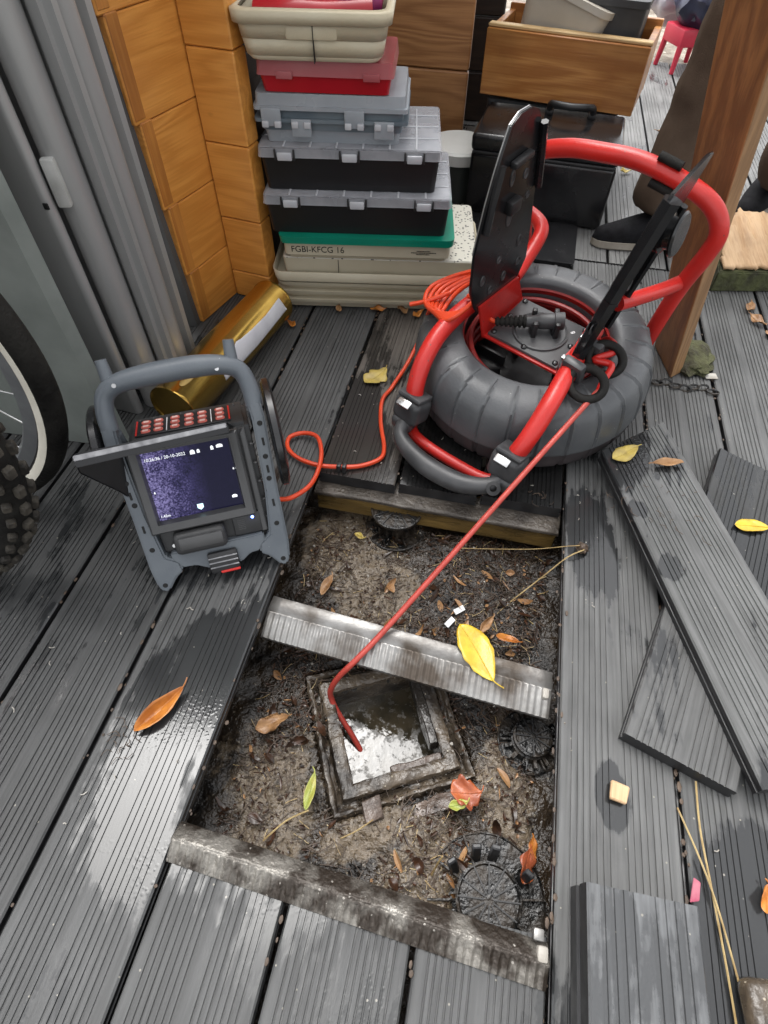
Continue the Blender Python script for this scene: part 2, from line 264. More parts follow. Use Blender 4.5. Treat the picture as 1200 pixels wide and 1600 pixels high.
M['water'] = None
M['gold'] = mat('gold_tin', (0.56, 0.36, 0.085), (0.42, 0.26, 0.055), 0.16, 0.26, 8, metal=0.95, bump=0.03, bscale=30)
M['goldart'] = mat('dark_gold_print', (0.16, 0.11, 0.03), (0.3, 0.2, 0.06), 0.3, scale=40, metal=0.6)
M['label'] = mat('silver_label', (0.62, 0.62, 0.64), (0.5, 0.5, 0.53), 0.4, scale=20)
M['rim'] = mat('alloy_rim', (0.35, 0.36, 0.37), (0.25, 0.26, 0.27), 0.3, 0.45, 20, metal=0.7)
M['reflect'] = mat('reflective_stripe', (0.92, 0.88, 0.76), (0.82, 0.78, 0.66), 0.4, scale=30)
M['trouser'] = mat('brown_trousers', (0.090, 0.062, 0.045), (0.125, 0.090, 0.066), 0.9, scale=14, spec=0.08, bump=0.3, bscale=400)
M['shoe'] = mat('black_knit_shoe', (0.006, 0.006, 0.007), (0.012, 0.012, 0.014), 0.8, scale=60, spec=0.15, bump=0.5, bscale=900)
M['sole'] = mat('grey_sole', (0.34, 0.31, 0.26), (0.26, 0.23, 0.19), 0.6, scale=40)
M['skin'] = mat('skin', (0.55, 0.33, 0.24), (0.5, 0.28, 0.2), 0.5, scale=20)
M['jacket'] = mat('dark_jacket', (0.03, 0.032, 0.036), (0.045, 0.047, 0.05), 0.8, scale=20)
M['hair'] = mat('brown_hair', (0.035, 0.022, 0.014), (0.06, 0.04, 0.025), 0.6, scale=60)
M['redstool'] = mat('red_stool', (0.55, 0.03, 0.06), (0.48, 0.02, 0.05), 0.4, scale=8)
M['bluebag'] = mat('navy_bag', (0.012, 0.014, 0.035), (0.03, 0.034, 0.07), 0.35, scale=14)
M['plasticbag'] = mat('clear_bag', (0.6, 0.57, 0.62), (0.5, 0.46, 0.52), 0.25, scale=12)
M['milky'] = mat('milky_plastic', (0.52, 0.48, 0.41), (0.44, 0.40, 0.33), 0.4, scale=9)
M['greybox'] = mat('dark_grey_bin', (0.035, 0.037, 0.04), (0.055, 0.057, 0.06), 0.5, scale=9)
M['bucket'] = mat('smoky_bucket', (0.022, 0.026, 0.024), (0.04, 0.046, 0.042), 0.3, scale=9)
M['lidwhite'] = mat('white_lid', (0.6, 0.6, 0.57), (0.5, 0.5, 0.47), 0.4, scale=9)
def leafm(nm, a, b, r=0.4): M[nm] = mat(nm, a, b, r, scale=45, contrast=(0.4, 0.62), bump=0.25, bscale=160, bdist=0.002)
leafm('yleaf', (0.60, 0.43, 0.03), (0.50, 0.32, 0.022), 0.3); leafm('yleaf2', (0.50, 0.38, 0.09), (0.34, 0.25, 0.065)); leafm('oleaf', (0.52, 0.20, 0.035), (0.34, 0.11, 0.02), 0.3)
leafm('bleaf', (0.36, 0.20, 0.09), (0.22, 0.11, 0.045)); leafm('gleaf', (0.28, 0.33, 0.06), (0.38, 0.34, 0.07)); leafm('rleaf', (0.42, 0.11, 0.035), (0.28, 0.07, 0.03), 0.3)
leafm('dleaf', (0.055, 0.024, 0.012), (0.022, 0.012, 0.007), 0.3)
leafm('straw', (0.40, 0.30, 0.14), (0.28, 0.19, 0.08), 0.5); leafm('twig', (0.05, 0.033, 0.022), (0.09, 0.06, 0.04), 0.6)
leafm('paleb', (0.42, 0.40, 0.36), (0.28, 0.255, 0.22), 0.5)

def water_mat():
    m = bpy.data.materials.new('murky_water'); m.use_nodes = True
    nt = m.node_tree; n = nt.nodes; l = nt.links; p = n['Principled BSDF']
    tc = n.new('ShaderNodeTexCoord')
    nz = n.new('ShaderNodeTexNoise'); nz.inputs['Scale'].default_value = 22; nz.inputs['Detail'].default_value = 6; l.new(tc.outputs['Object'], nz.inputs['Vector'])
    mr = n.new('ShaderNodeMapRange'); mr.inputs[1].default_value = 0.45; mr.inputs[2].default_value = 0.56; l.new(nz.outputs['Fac'], mr.inputs[0])
    mx = n.new('ShaderNodeMix'); mx.data_type = 'RGBA'; l.new(mr.outputs[0], mx.inputs[0]); mx.inputs[6].default_value = (0.05, 0.04, 0.025, 1); mx.inputs[7].default_value = (0.03, 0.026, 0.018, 1)
    l.new(mx.outputs[2], p.inputs['Base Color']); p.inputs['IOR'].default_value = 1.6; p.inputs['Specular IOR Level'].default_value = 0.6
    n3 = n.new('ShaderNodeTexNoise'); n3.inputs['Scale'].default_value = 60; n3.inputs['Detail'].default_value = 6; n3.inputs['Roughness'].default_value = 0.7; l.new(tc.outputs['Object'], n3.inputs['Vector'])
    r3 = n.new('ShaderNodeMapRange'); r3.inputs[1].default_value = 0.50; r3.inputs[2].default_value = 0.60; r3.inputs[3].default_value = 0.02; r3.inputs[4].default_value = 0.45; l.new(n3.outputs['Fac'], r3.inputs[0]); l.new(r3.outputs[0], p.inputs['Roughness'])
    n2 = n.new('ShaderNodeTexNoise'); n2.inputs['Scale'].default_value = 55; n2.inputs['Detail'].default_value = 3; l.new(tc.outputs['Object'], n2.inputs['Vector'])
    bp = n.new('ShaderNodeBump'); bp.inputs['Strength'].default_value = 0.28; bp.inputs['Distance'].default_value = 0.002; l.new(n2.outputs['Fac'], bp.inputs['Height']); l.new(bp.outputs[0], p.inputs['Normal'])
    return m
M['water'] = water_mat()

# ------------------------------------------------------------------ mesh helpers
class B:
    def __init__(s): s.bm = bmesh.new()
    def add(s, vs, fs, mtx=None):
        v = [s.bm.verts.new((mtx @ Vector(p)) if mtx else Vector(p)) for p in vs]
        out = []
        for f in fs:
            try: out.append(s.bm.faces.new([v[i] for i in f]))
            except ValueError: pass
        return v, out
    def box(s, c, d, bev=0.0, seg=2, rot=None, mtx=None):
        x, y, z = d[0] / 2, d[1] / 2, d[2] / 2
        T = Matrix.Translation(c)
        if rot: T = T @ Euler(rot).to_matrix().to_4x4()
        if mtx: T = mtx @ T
        tmp = bmesh.new()
        r = bmesh.ops.create_cube(tmp, size=1.0)
        bmesh.ops.scale(tmp, vec=(d[0], d[1], d[2]), verts=tmp.verts)
        if bev > 0: bmesh.ops.bevel(tmp, geom=list(tmp.edges), offset=min(bev, min(d) * 0.48), segments=seg, affect='EDGES', profile=0.5)
        s.merge(tmp, T); return s
    def merge(s, tmp, T=None):
        mp = {}
        for v in tmp.verts: mp[v] = s.bm.verts.new(T @ v.co if T else v.co)
        for f in tmp.faces:
            try: s.bm.faces.new([mp[v] for v in f.verts])
            except ValueError: pass
        tmp.free()
    def prism(s, poly, z0, z1, bev=0.0, mtx=None, seg=2):
        tmp = bmesh.new()
        v = [tmp.verts.new((p[0], p[1], z0)) for p in poly]; f = tmp.faces.new(v)
        r = bmesh.ops.extrude_face_region(tmp, geom=[f])
        vv = [e for e in r['geom'] if isinstance(e, bmesh.types.BMVert)]
        bmesh.ops.translate(tmp, vec=(0, 0, z1 - z0), verts=vv)
        bmesh.ops.recalc_face_normals(tmp, faces=tmp.faces)
        if bev: bmesh.ops.bevel(tmp, geom=list(tmp.edges), offset=bev, segments=seg, affect='EDGES')
        s.merge(tmp, mtx); return s
    def frustum(s, w0, d0, w1, d1, z0, z1, r0=0.01, r1=0.01, mtx=None, n=5, cx=0, cy=0, cap0=True, cap1=True):
        def rr(w, d, r, z):
            P = []
            for qx, qy, a0 in ((1, 1, 0), (-1, 1, 90), (-1, -1, 180), (1, -1, 270)):
                for i in range(n):
                    a = rad(a0 + 90 * i / (n - 1)); P.append((cx + qx * (w / 2 - r) + r * math.cos(a), cy + qy * (d / 2 - r) + r * math.sin(a), z))
            return P
        a, b = rr(w0, d0, r0, z0), rr(w1, d1, r1, z1); N = len(a)
        fs = [(i, (i + 1) % N, N + (i + 1) % N, N + i) for i in range(N)]
        if cap0: fs.append(tuple(range(N - 1, -1, -1)))
        if cap1: fs.append(tuple(range(N, 2 * N)))
        s.add(a + b, fs, mtx); return s
    def tube(s, pts, r, n=10, sub=6, closed=False, cap=True, mtx=None, flat=None):
        P = [Vector(p) for p in pts]
        R = r if isinstance(r, (list, tuple)) else [r] * len(P)
        Q, RR = [], []
        m = len(P)
        if sub <= 1: Q, RR = P, list(R)
        else:
            rng = m if closed else m - 1
            for i in range(rng):
                g = lambda k: P[k % m] if closed else P[max(0, min(m - 1, k))]
                h = lambda k: R[k % m] if closed else R[max(0, min(m - 1, k))]
                for j in range(sub):
                    t = j / sub; p0, p1, p2, p3 = g(i - 1), g(i), g(i + 1), g(i + 2)
                    Q.append(0.5 * ((2 * p1) + (p2 - p0) * t + (2 * p0 - 5 * p1 + 4 * p2 - p3) * t * t + (3 * p1 - p0 - 3 * p2 + p3) * t ** 3))
                    RR.append(h(i) * (1 - t) + h(i + 1) * t)
            if not closed: Q.append(P[-1]); RR.append(R[-1])
        K = len(Q); vs = []
        up = None
        for i, q in enumerate(Q):
            a = Q[(i + 1) % K] if (closed or i < K - 1) else q; b = Q[(i - 1) % K] if (closed or i > 0) else q
            t = (a - b).normalized()
            if up is None: up = t.orthogonal().normalized()
            up = (up - t * up.dot(t)).normalized(); sd_ = t.cross(up)
            for j in range(n):
                an = 2 * math.pi * j / n; vs.append(q + (up * math.cos(an) + sd_ * math.sin(an) * (flat or 1)) * RR[i])
        fs = []
        for i in range(K if closed else K - 1):
            for j in range(n):
                a, b = i * n + j, i * n + (j + 1) % n; c, d = ((i + 1) % K) * n + (j + 1) % n, ((i + 1) % K) * n + j
                fs.append((a, b, c, d))
        if cap and not closed: fs += [tuple(range(n - 1, -1, -1)), tuple(range((K - 1) * n, K * n))]
        s.add(vs, fs, mtx); return s
    def lathe(s, prof, n=32, mtx=None, closed=False, mod=None):
        vs = []; L = len(prof)
        for i in range(n):
            a = 2 * math.pi * i / n
            for k, (r, z) in enumerate(prof):
                if mod: r, z = mod(i, k, r, z)
                vs.append((r * math.cos(a), r * math.sin(a), z))
        fs = []
        for i in range(n):
            for k in range(L if closed else L - 1):
                a, b = i * L + k, i * L + (k + 1) % L; c, d = ((i + 1) % n) * L + (k + 1) % L, ((i + 1) % n) * L + k
                fs.append((a, d, c, b))
        s.add(vs, fs, mtx)
        bmesh.ops.remove_doubles(s.bm, verts=s.bm.verts, dist=1e-6); return s
    def cyl(s, p0, p1, r, n=14): return s.tube([p0, p1], r, n, 1)
    def build(s, name, m, parent=None, smooth=40, loc=None):
        bmesh.ops.recalc_face_normals(s.bm, faces=s.bm.faces)
        me = bpy.data.meshes.new(name); s.bm.to_mesh(me); s.bm.free()
        if smooth:
            for p in me.polygons: p.use_smooth = True
            me.set_sharp_from_angle(angle=rad(smooth))
        me.materials.append(m if not isinstance(m, str) else M[m])
        o = bpy.data.objects.new(name, me); COL.objects.link(o)
        if parent: o.parent = parent
        if loc: o.location = loc
        return o

def tag(o, label=None, cat=None, group=None, kind=None):
    if label: o['label'] = label
    if cat: o['category'] = cat
    if group: o['group'] = group
    if kind: o['kind'] = kind
    return o
def thing(name, label, cat, loc=(0, 0, 0), rotz=0.0, group=None, mtx=None):
    o = bpy.data.objects.new(name, None); COL.objects.link(o); o.empty_display_size = 0.05
    if mtx is not None: o.matrix_world = mtx
    else: o.location = loc; o.rotation_euler = (0, 0, rotz)
    return tag(o, label, cat, group)
def copy(o, parent=None):
    c = o.copy(); COL.objects.link(c)
    if parent: c.parent = parent
    return c
def basis(ex, ey, ez, o):
    return Matrix(((ex[0], ey[0], ez[0], o[0]), (ex[1], ey[1], ez[1], o[1]), (ex[2], ey[2], ez[2], o[2]), (0, 0, 0, 1)))
def text(body, size, m, name, parent, mtx, extrude=0.0002):
    cu = bpy.data.curves.new(name, 'FONT'); cu.body = body; cu.size = size; cu.extrude = extrude
    t = bpy.data.objects.new(name, cu); COL.objects.link(t)
    bpy.context.view_layer.update()
    me = bpy.data.meshes.new_from_object(t.evaluated_get(bpy.context.evaluated_depsgraph_get()))
    bpy.data.objects.remove(t)
    me.materials.clear(); me.materials.append(M[m] if isinstance(m, str) else m)
    o = bpy.data.objects.new(name, me); COL.objects.link(o); o.parent = parent; o.matrix_local = mtx
    return o

# ================================================================== SETTING
def sheet(name, x0, x1, y0, y1, z, m):
    b = B(); b.add([(x0, y0, z), (x1, y0, z), (x1, y1, z), (x0, y1, z)], [(0, 1, 2, 3)]); return tag(b.build(name, m, smooth=0), kind='structure')
sheet('ground', -60, 60, -60, 60, -0.30, 'ground')

def board_bm(w, y0, y1, T=0.025, gw=0.0027, gd=0.0017, groups=(7, 7), cuts=(), segs=1):
    """grooved deck board, width w along x centred on 0, top at z = 0"""
    edge = 0.0115; mid = 0.013
    prof = [(-w / 2 + 0.0022, 0)]
    usable = w - 2 * edge - mid; pitch = usable / (groups[0] + groups[1])
    x = -w / 2 + edge
    for gi, k in enumerate(groups):
        for i in range(k):
            c = x + pitch * (i + 0.5)
            prof += [(c - gw / 2, 0), (c - gw / 2 + 0.0005, -gd), (c + gw / 2 - 0.0005, -gd), (c + gw / 2, 0)]
        x += pitch * k + mid
    prof += [(w / 2 - 0.0022, 0), (w / 2, -0.0022), (w / 2, -T * 0.42), (w / 2 - 0.003, -T * 0.46), (w / 2 - 0.003, -T * 0.6), (w / 2, -T * 0.64), (w / 2, -T), (-w / 2, -T), (-w / 2, -T * 0.64), (-w / 2 + 0.003, -T * 0.6), (-w / 2 + 0.003, -T * 0.46), (-w / 2, -T * 0.42), (-w / 2, -0.0022)]
    N = len(prof)
    b = B()
    vs = [(p[0], y0, p[1]) for p in prof] + [(p[0], y1, p[1]) for p in prof]
    fs = [(i, (i + 1) % N, N + (i + 1) % N, N + i) for i in range(N)] + [tuple(range(N - 1, -1, -1)), tuple(range(N, 2 * N))]
    b.add(vs, fs)
    for (co, no) in cuts:
        r = bmesh.ops.bisect_plane(b.bm, geom=b.bm.verts[:] + b.bm.edges[:] + b.bm.faces[:], dist=1e-6, plane_co=co, plane_no=no, clear_outer=True)
        ed = [e for e in r['geom_cut'] if isinstance(e, bmesh.types.BMEdge)]
        bmesh.ops.holes_fill(b.bm, edges=ed, sides=0)
    return b
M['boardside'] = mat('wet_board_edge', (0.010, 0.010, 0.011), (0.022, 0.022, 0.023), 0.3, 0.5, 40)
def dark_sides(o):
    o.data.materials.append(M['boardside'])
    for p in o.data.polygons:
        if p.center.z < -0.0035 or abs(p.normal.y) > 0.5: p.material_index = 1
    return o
deck = thing('deck', None, None); deck['kind'] = 'structure'
PY0, PY1 = 0.038, 0.668            # ends of the cut boards round the opening
def deck_board(x0, x1, y0, y1, m, **k):
    g = 0.0035; w = x1 - x0 - 2 * g
    o = dark_sides(board_bm(w, y0, y1, **k).build('deck_board', m, deck, smooth=0, loc=((x0 + x1) / 2, 0, random.uniform(-0.0012, 0.0))))
    return o
GX = [-1.49, -1.335, -1.18, -1.025, -0.872, -0.722, -0.575, -0.418, -0.262]
for a, b_ in zip(GX[:-1], GX[1:]):
    deck_board(a, b_, -0.75, 2.6 if a > -1.0 else 1.2, 'deck_l')
PX = [-0.262, -0.111, 0.040, 0.190]
for i, (a, b_) in enumerate(zip(PX[:-1], PX[1:])):
    deck_board(a, b_, -0.75, PY0 + 0.01 * i - 0.008, 'deck_f')
    deck_board(a, b_, PY1 - 0.004 + 0.005 * i, 1.54 if i > 1 else 2.4, 'deck_w' if i == 0 else 'deck_b')
RX = [0.190, 0.346, 0.496, 0.646, 0.796, 0.946, 1.096]
for i, (a, b_) in enumerate(zip(RX[:-1], RX[1:])):
    deck_board(a, b_, -0.75, 1.538, 'deck_r')
FX = [-0.316, -0.166, -0.016, 0.134, 0.286, 0.44, 0.592, 0.744, 0.896, 1.05, 1.2]
for a, b_ in zip(FX[:-1], FX[1:]):
    deck_board(a, b_, 1.546 if a > 0.03 else 2.41, 3.35, 'deck_far', groups=(5, 5))
b = B(); b.add([(-60, 3.37, -0.31), (60, 3.37, -0.31), (60, 3.37, -0.03), (-60, 3.37, -0.03), (60, 60, -0.03), (-60, 60, -0.03)], [(0, 1, 2, 3), (3, 2, 4, 5)])
tag(b.build('gravel_ground', 'gravel', smooth=0), kind='structure')

# soil in the opening
def soil_h(x, y):
    v = Vector((x, y, 0))
    h = -0.132 + 0.012 * noise.noise(v * 9) + 0.008 * noise.noise(v * 24 + Vector((3, 1, 0))) + 0.004 * noise.noise(v * 70)
    h += 0.022 * max(0, min(1, (y - 0.42) / 0.2))
    return h
CX, CY, CA = -0.046, 0.279, rad(27.5)
cu, su = math.cos(CA), math.sin(CA)
def chamber_local(x, y): return ((x - CX) * cu + (y - CY) * su, -(x - CX) * su + (y - CY) * cu)
b = B(); nx, ny = 150, 190; x0, x1, y0, y1 = -0.42, 0.36, -0.12, 0.84
vs, fs = [], []
for j in range(ny):
    for i in range(nx):
        x = x0 + (x1 - x0) * i / (nx - 1); y = y0 + (y1 - y0) * j / (ny - 1)
        lx, ly = chamber_local(x, y); z = soil_h(x, y); dmx = max(abs(lx), abs(ly))
        if dmx < 0.125: z = min(z, -0.130 - 0.03 * max(0, (0.118 - dmx) / 0.02)) if dmx < 0.112 else min(z, -0.128)
        vs.append((x, y, z))
for j in range(ny - 1):
    for i in range(nx - 1):
        c = [j * nx + i, j * nx + i + 1, (j + 1) * nx + i + 1, (j + 1) * nx + i]
        lx, ly = chamber_local(*[sum(vs[k][q] for k in c) / 4 for q in (0, 1)])
        if max(abs(lx), abs(ly)) < 0.078: continue
        fs.append(tuple(c))
b.add(vs, fs); tag(b.build('soil', 'soil'), kind='structure')

# inspection chamber
ch = thing('drain_chamber', 'square open concrete drain chamber holding water in the bottom of the deck opening', 'drain', (CX, CY, -0.30), CA)
def rough_box(bb, c, d, amp=0.003, cutn=7, seed=0):
    tmp = bmesh.new(); bmesh.ops.create_cube(tmp, size=1.0); bmesh.ops.scale(tmp, vec=d, verts=tmp.verts)
    bmesh.ops.bevel(tmp, geom=list(tmp.edges), offset=0.0016, segments=1, affect='EDGES')
    bmesh.ops.subdivide_edges(tmp, edges=[e for e in tmp.edges if e.calc_length() > 0.03], cuts=cutn, use_grid_fill=True)
    for v in tmp.verts: v.co += Vector((noise.noise(v.co * 60 + Vector((seed, 0, 0))), noise.noise(v.co * 45 + Vector((0, seed, 5))), noise.noise(v.co * 45 + Vector((9, 0, seed))))) * amp
    bb.merge(tmp, Matrix.Translation(c))
hi, ho = 0.071, 0.106
zt = 0.182                                       # rim height above the chamber's base
def rim_ring(prof, nm, m, amp, seed, nseg=60, bury=0.0):
    b = B(); vs = []; L = len(prof); loop = []
    for q_ in range(4):
        for i in range(nseg): loop.append((q_, -1 + 2 * i / nseg))
    for (q_, t) in loop:
        for k, (d, z) in enumerate(prof):
            e = hi + d; x, y = t * e, -e
            for _ in range(q_): x, y = -y, x
            nv = Vector((x * 75 + seed, y * 75, z * 75)); f_ = amp * (0.3 if k == 0 else 1)
            vs.append((x + f_ * noise.noise(nv), y + f_ * noise.noise(nv + Vector((7, 0, 0))), z + 0.9 * f_ * noise.noise(nv * 0.8 + Vector((0, 9, 0))) + 0.7 * f_ * noise.noise(nv * 2.6) + (bury * (noise.noise(nv * 0.16) - 0.35) if k else 0)))
    n = len(loop)
    b.add(vs, [(i * L + k, ((i + 1) % n) * L + k, ((i + 1) % n) * L + k + 1, i * L + k + 1) for i in range(n) for k in range(L - 1)])
    return b.build(nm, m, ch, smooth=38)
rim_ring([(-0.001, 0.10), (-0.0005, 0.174), (0.0005, 0.1785), (0.004, 0.180), (0.009, 0.1803), (0.012, 0.1803), (0.015, 0.180), (0.0185, 0.1795), (0.0205, 0.177), (0.0215, 0.165)], 'inner_rim', 'concrete', 0.0020, 1, bury=0.006)
rim_ring([(0.0215, 0.162), (0.0240, 0.166), (0.0290, 0.168), (0.0310, 0.1755), (0.0335, 0.1775), (0.0370, 0.1772), (0.0390, 0.173), (0.043, 0.150)], 'outer_rim', 'concrete', 0.0024, 5, bury=0.014)
for k, (c, d) in enumerate((((-hi - 0.004, 0, 0.09), (0.008, 0.15, 0.16)), ((hi + 0.004, 0, 0.09), (0.008, 0.15, 0.16)), ((0, hi + 0.004, 0.09), (0.141, 0.008, 0.16)), ((0, -hi - 0.004, 0.09), (0.141, 0.008, 0.16)))):
    B().box(c, d).build('chamber_wall', 'chamberin', ch)
bb = B(); rough_box(bb, (0.030, -0.068, 0.150), (0.080, 0.014, 0.046), 0.003, 6, 12); bb.build('ledge_brick', 'pinkbrick', ch, smooth=35)
bb = B(); rough_box(bb, (0.030, -0.129, 0.162), (0.080, 0.022, 0.024), 0.004, 6, 17); bb.build('broken_brick', 'pinkbrick', ch, smooth=35)
bb = B(); rough_box(bb, (-0.052, -0.113, 0.165), (0.03, 0.03, 0.03), 0.005, 4, 21); bb.build('broken_brick', 'pinkbrick', ch, smooth=35)
bb = B(); rough_box(bb, (0.064, 0.012, 0.162), (0.014, 0.12, 0.034), 0.002, 6, 31); bb.build('dark_lip', 'chamberin', ch, smooth=35)
b = B(); b.add([(-hi, -hi, 0), (hi, -hi, 0), (hi, hi, 0), (-hi, hi, 0)], [(0, 1, 2, 3)])
w = b.build('water', 'water', smooth=0); w.location = (CX, CY, -0.19); w.rotation_euler = (0, 0, CA); tag(w, kind='structure')

# litter in the pit : joined, nobody could count it
def quad_leaf(b, p, L, Wd, rz, tilt, curl):
    T = Matrix.Translation(p) @ Euler((tilt[0], tilt[1], rz)).to_matrix().to_4x4()
    vs, fs = [], []
    for i in range(5):
        t = i / 4; ww = Wd * math.sin(math.pi * (0.08 + 0.84 * t)); z = curl * (t - 0.5) ** 2 * L * 4
        vs += [(L * (t - 0.5), -ww / 2, z + ww * 0.25), (L * (t - 0.5), 0, z), (L * (t - 0.5), ww / 2, z + ww * 0.25)]
    for i in range(4):
        a = i * 3; fs += [(a, a + 3, a + 4, a + 1), (a + 1, a + 4, a + 5, a + 2)]
    b.add(vs, fs, T)
def inpit(y0=0.06, y1=0.655): 
    while True:
        x, y = random.uniform(-0.255, 0.185), random.uniform(y0, y1)
        lx, ly = chamber_local(x, y)
        if max(abs(lx), abs(ly)) > 0.085: return x, y
def dens(x, y): return noise.noise(Vector((x * 8, y * 8, 4))) + (0.35 if y > 0.42 and x > -0.12 else 0) + (0.3 if x < -0.17 else 0) + (0.25 if x > 0.12 else 0)
bl = {k: B() for k in ('dleaf', 'bleaf', 'twig', 'paleb', 'straw', 'soil')}
cnt = 0
while cnt < 1500:
    x, y = inpit()
    if dens(x, y) < random.uniform(-0.3, 0.6): continue
    cnt += 1; z = soil_h(x, y)
    quad_leaf(bl['dleaf' if random.random() < 0.93 else 'bleaf'], (x, y, z + random.uniform(0, 0.006)), random.choice((1, 1, 1, 2.2)) * random.uniform(0.003, 0.010), random.uniform(0.0015, 0.0055), random.uniform(0, 6.3), (random.uniform(-0.5, 0.5), random.uniform(-0.5, 0.5)), random.uniform(-0.3, 0.3))
for k in range(110):
    x, y = inpit()
    if dens(x, y) < 0.1: continue
    quad_leaf(bl['dleaf' if random.random() < 0.7 else 'bleaf'], (x, y, soil_h(x, y) + random.uniform(0.001, 0.008)), random.uniform(0.016, 0.034), random.uniform(0.006, 0.014), random.uniform(0, 6.3), (random.uniform(-0.6, 0.6), random.uniform(-0.5, 0.5)), random.uniform(-0.2, 0.5))
cnt = 0
while cnt < 3000:
    x, y = inpit()
    if dens(x, y) < random.uniform(-0.35, 0.7): continue
    cnt += 1; z = soil_h(x, y) + 0.002; a = random.uniform(0, 6.3); L = random.uniform(0.004, 0.03); q = L * random.uniform(-0.3, 0.3)
    d = Vector((math.cos(a), math.sin(a), random.uniform(-0.25, 0.25)))
    P = Vector((x, y, z)); nrm = Vector((-d.y, d.x, 0))
    bl['twig' if random.random() < 0.93 else 'straw'].tube([P - d * L / 2, P + nrm * q * 0.3, P + d * L / 2], random.uniform(0.0003, 0.0009), 4, 2, cap=False)
for k in range(4200):
    x, y = inpit(); z = soil_h(x, y); s_ = random.uniform(0.0008, 0.0035)
    tmp = bmesh.new(); bmesh.ops.create_icosphere(tmp, subdivisions=1, radius=s_)
    for v in tmp.verts: v.co *= random.uniform(0.7, 1.2)
    bl['paleb' if random.random() < 0.06 else 'soil'].merge(tmp, Matrix.Translation((x, y, z + s_ * 0.3)) @ Euler((random.random() * 6, random.random() * 6, 0)).to_matrix().to_4x4() @ Matrix.Diagonal((1, random.uniform(0.5, 1), random.uniform(0.4, 0.8), 1)))
for k, nm in (('dleaf', 'dark_leaf_litter'), ('bleaf', 'brown_leaf_litter'), ('twig', 'twig_litter'), ('paleb', 'pale_grit'), ('straw', 'dry_grass_litter'), ('soil', 'soil_crumbs')):
    tag(bl[k].build(nm, {'soil': 'soil'}.get(k, k)), kind='stuff')

# ---- joists across the opening
def ribbed_joist(name, label, x0, x1, prof, m_top, m_face, ribs, rp, slope, endm):
    """prof: list of (y, z) from the back lip over the ridge to the front lip; slope: dy/dx of the bar"""
    t = thing(name, label, 'joist', (x0, prof[0][0], 0))
    def pt(x, y, z): return (x - x0, y - prof[0][0] + slope * (x - x0), z)
    def strip(pp, nm, mm, wav=0.0):
        b = B(); nX = ribs * 6 if wav else 24; th = 0.003
        vs = []
        for i in range(nX + 1):
            x = x0 + (x1 - x0) * i / nX
            dz = wav * (0.5 + 0.5 * math.cos(2 * math.pi * i / 6)) ** 0.7 if wav else 0
            jag = 0.0012 * noise.noise(Vector((x * 40, pp[0][0] * 90, 1)))
            for k, (y, z) in enumerate(pp):
                e = 0 if k in (0, len(pp) - 1) else 1
                vs.append(pt(x, y, z - dz * e + jag * e))
        L = len(pp)
        fs = [(i * L + k, (i + 1) * L + k, (i + 1) * L + k + 1, i * L + k + 1) for i in range(nX) for k in range(L - 1)]
        b.add(vs, fs); o = b.build(nm, mm, t, smooth=50)
        so_ = o.modifiers.new('thick', 'SOLIDIFY'); so_.thickness = th; so_.offset = -1
        return o
    return t, strip
js, st = ribbed_joist('steel_joist', 'grey ribbed metal joist crossing the middle of the deck opening under the big yellow leaf', -0.264, 0.1865, [(0.412, -0.029)], None, None, 46, 0, -0.075, None)
st([(0.414, -0.062), (0.413, -0.030), (0.411, -0.027), (0.3835, -0.025)], 'back_flange', 'zinc')
st([(0.3835, -0.025), (0.3815, -0.0255), (0.372, -0.0275), (0.358, -0.032), (0.3485, -0.036), (0.344, -0.0375), (0.3432, -0.043)], 'ribbed_flange', 'zinc', 0.0017)
B().box((0.442, -0.070, -0.030), (0.010, 0.016, 0.016), 0.003).build('end_clip', 'paleb', js)
js, st = ribbed_joist('steel_joist', 'muddy ribbed metal joist across the near end of the deck opening', -0.264, 0.1865, [(0.070, 0)], None, None, 46, 0, -0.058, None)
st([(0.0735, -0.05), (0.0725, -0.004), (0.071, 0.001), (0.0545, 0.013), (0.051, 0.0142)], 'back_flange', 'zincmud')
st([(0.051, 0.0142), (0.048, 0.0138), (0.042, 0.0105), (0.034, 0.007), (0.028, 0.004), (0.0265, -0.018)], 'ribbed_flange', 'zincmud', 0.0034)
B().box((0.443, -0.037, 0.006), (0.012, 0.016, 0.018), 0.003).build('end_clip', 'paleb', js)
B().box((0.438, -0.020, 0.011), (0.012, 0.012, 0.006), 0.002).build('end_bracket', 'zinc', js)
bm_ = thing('timber_beam', 'wet old timber beam under the cut board ends at the far side of the opening', 'beam', (-0.26, 0.66, -0.08))
bb = B(); rough_box(bb, (0.224, 0.005, 0.0485), (0.452, 0.052, 0.009), 0.002, 10, 71); bb.build('muddy_top', 'beamtop', bm_, smooth=60)
bb = B(); rough_box(bb, (0.224, 0.012, 0.022), (0.446, 0.06, 0.044), 0.001, 10, 74); bb.build('beam_body', 'beamface', bm_, smooth=60)

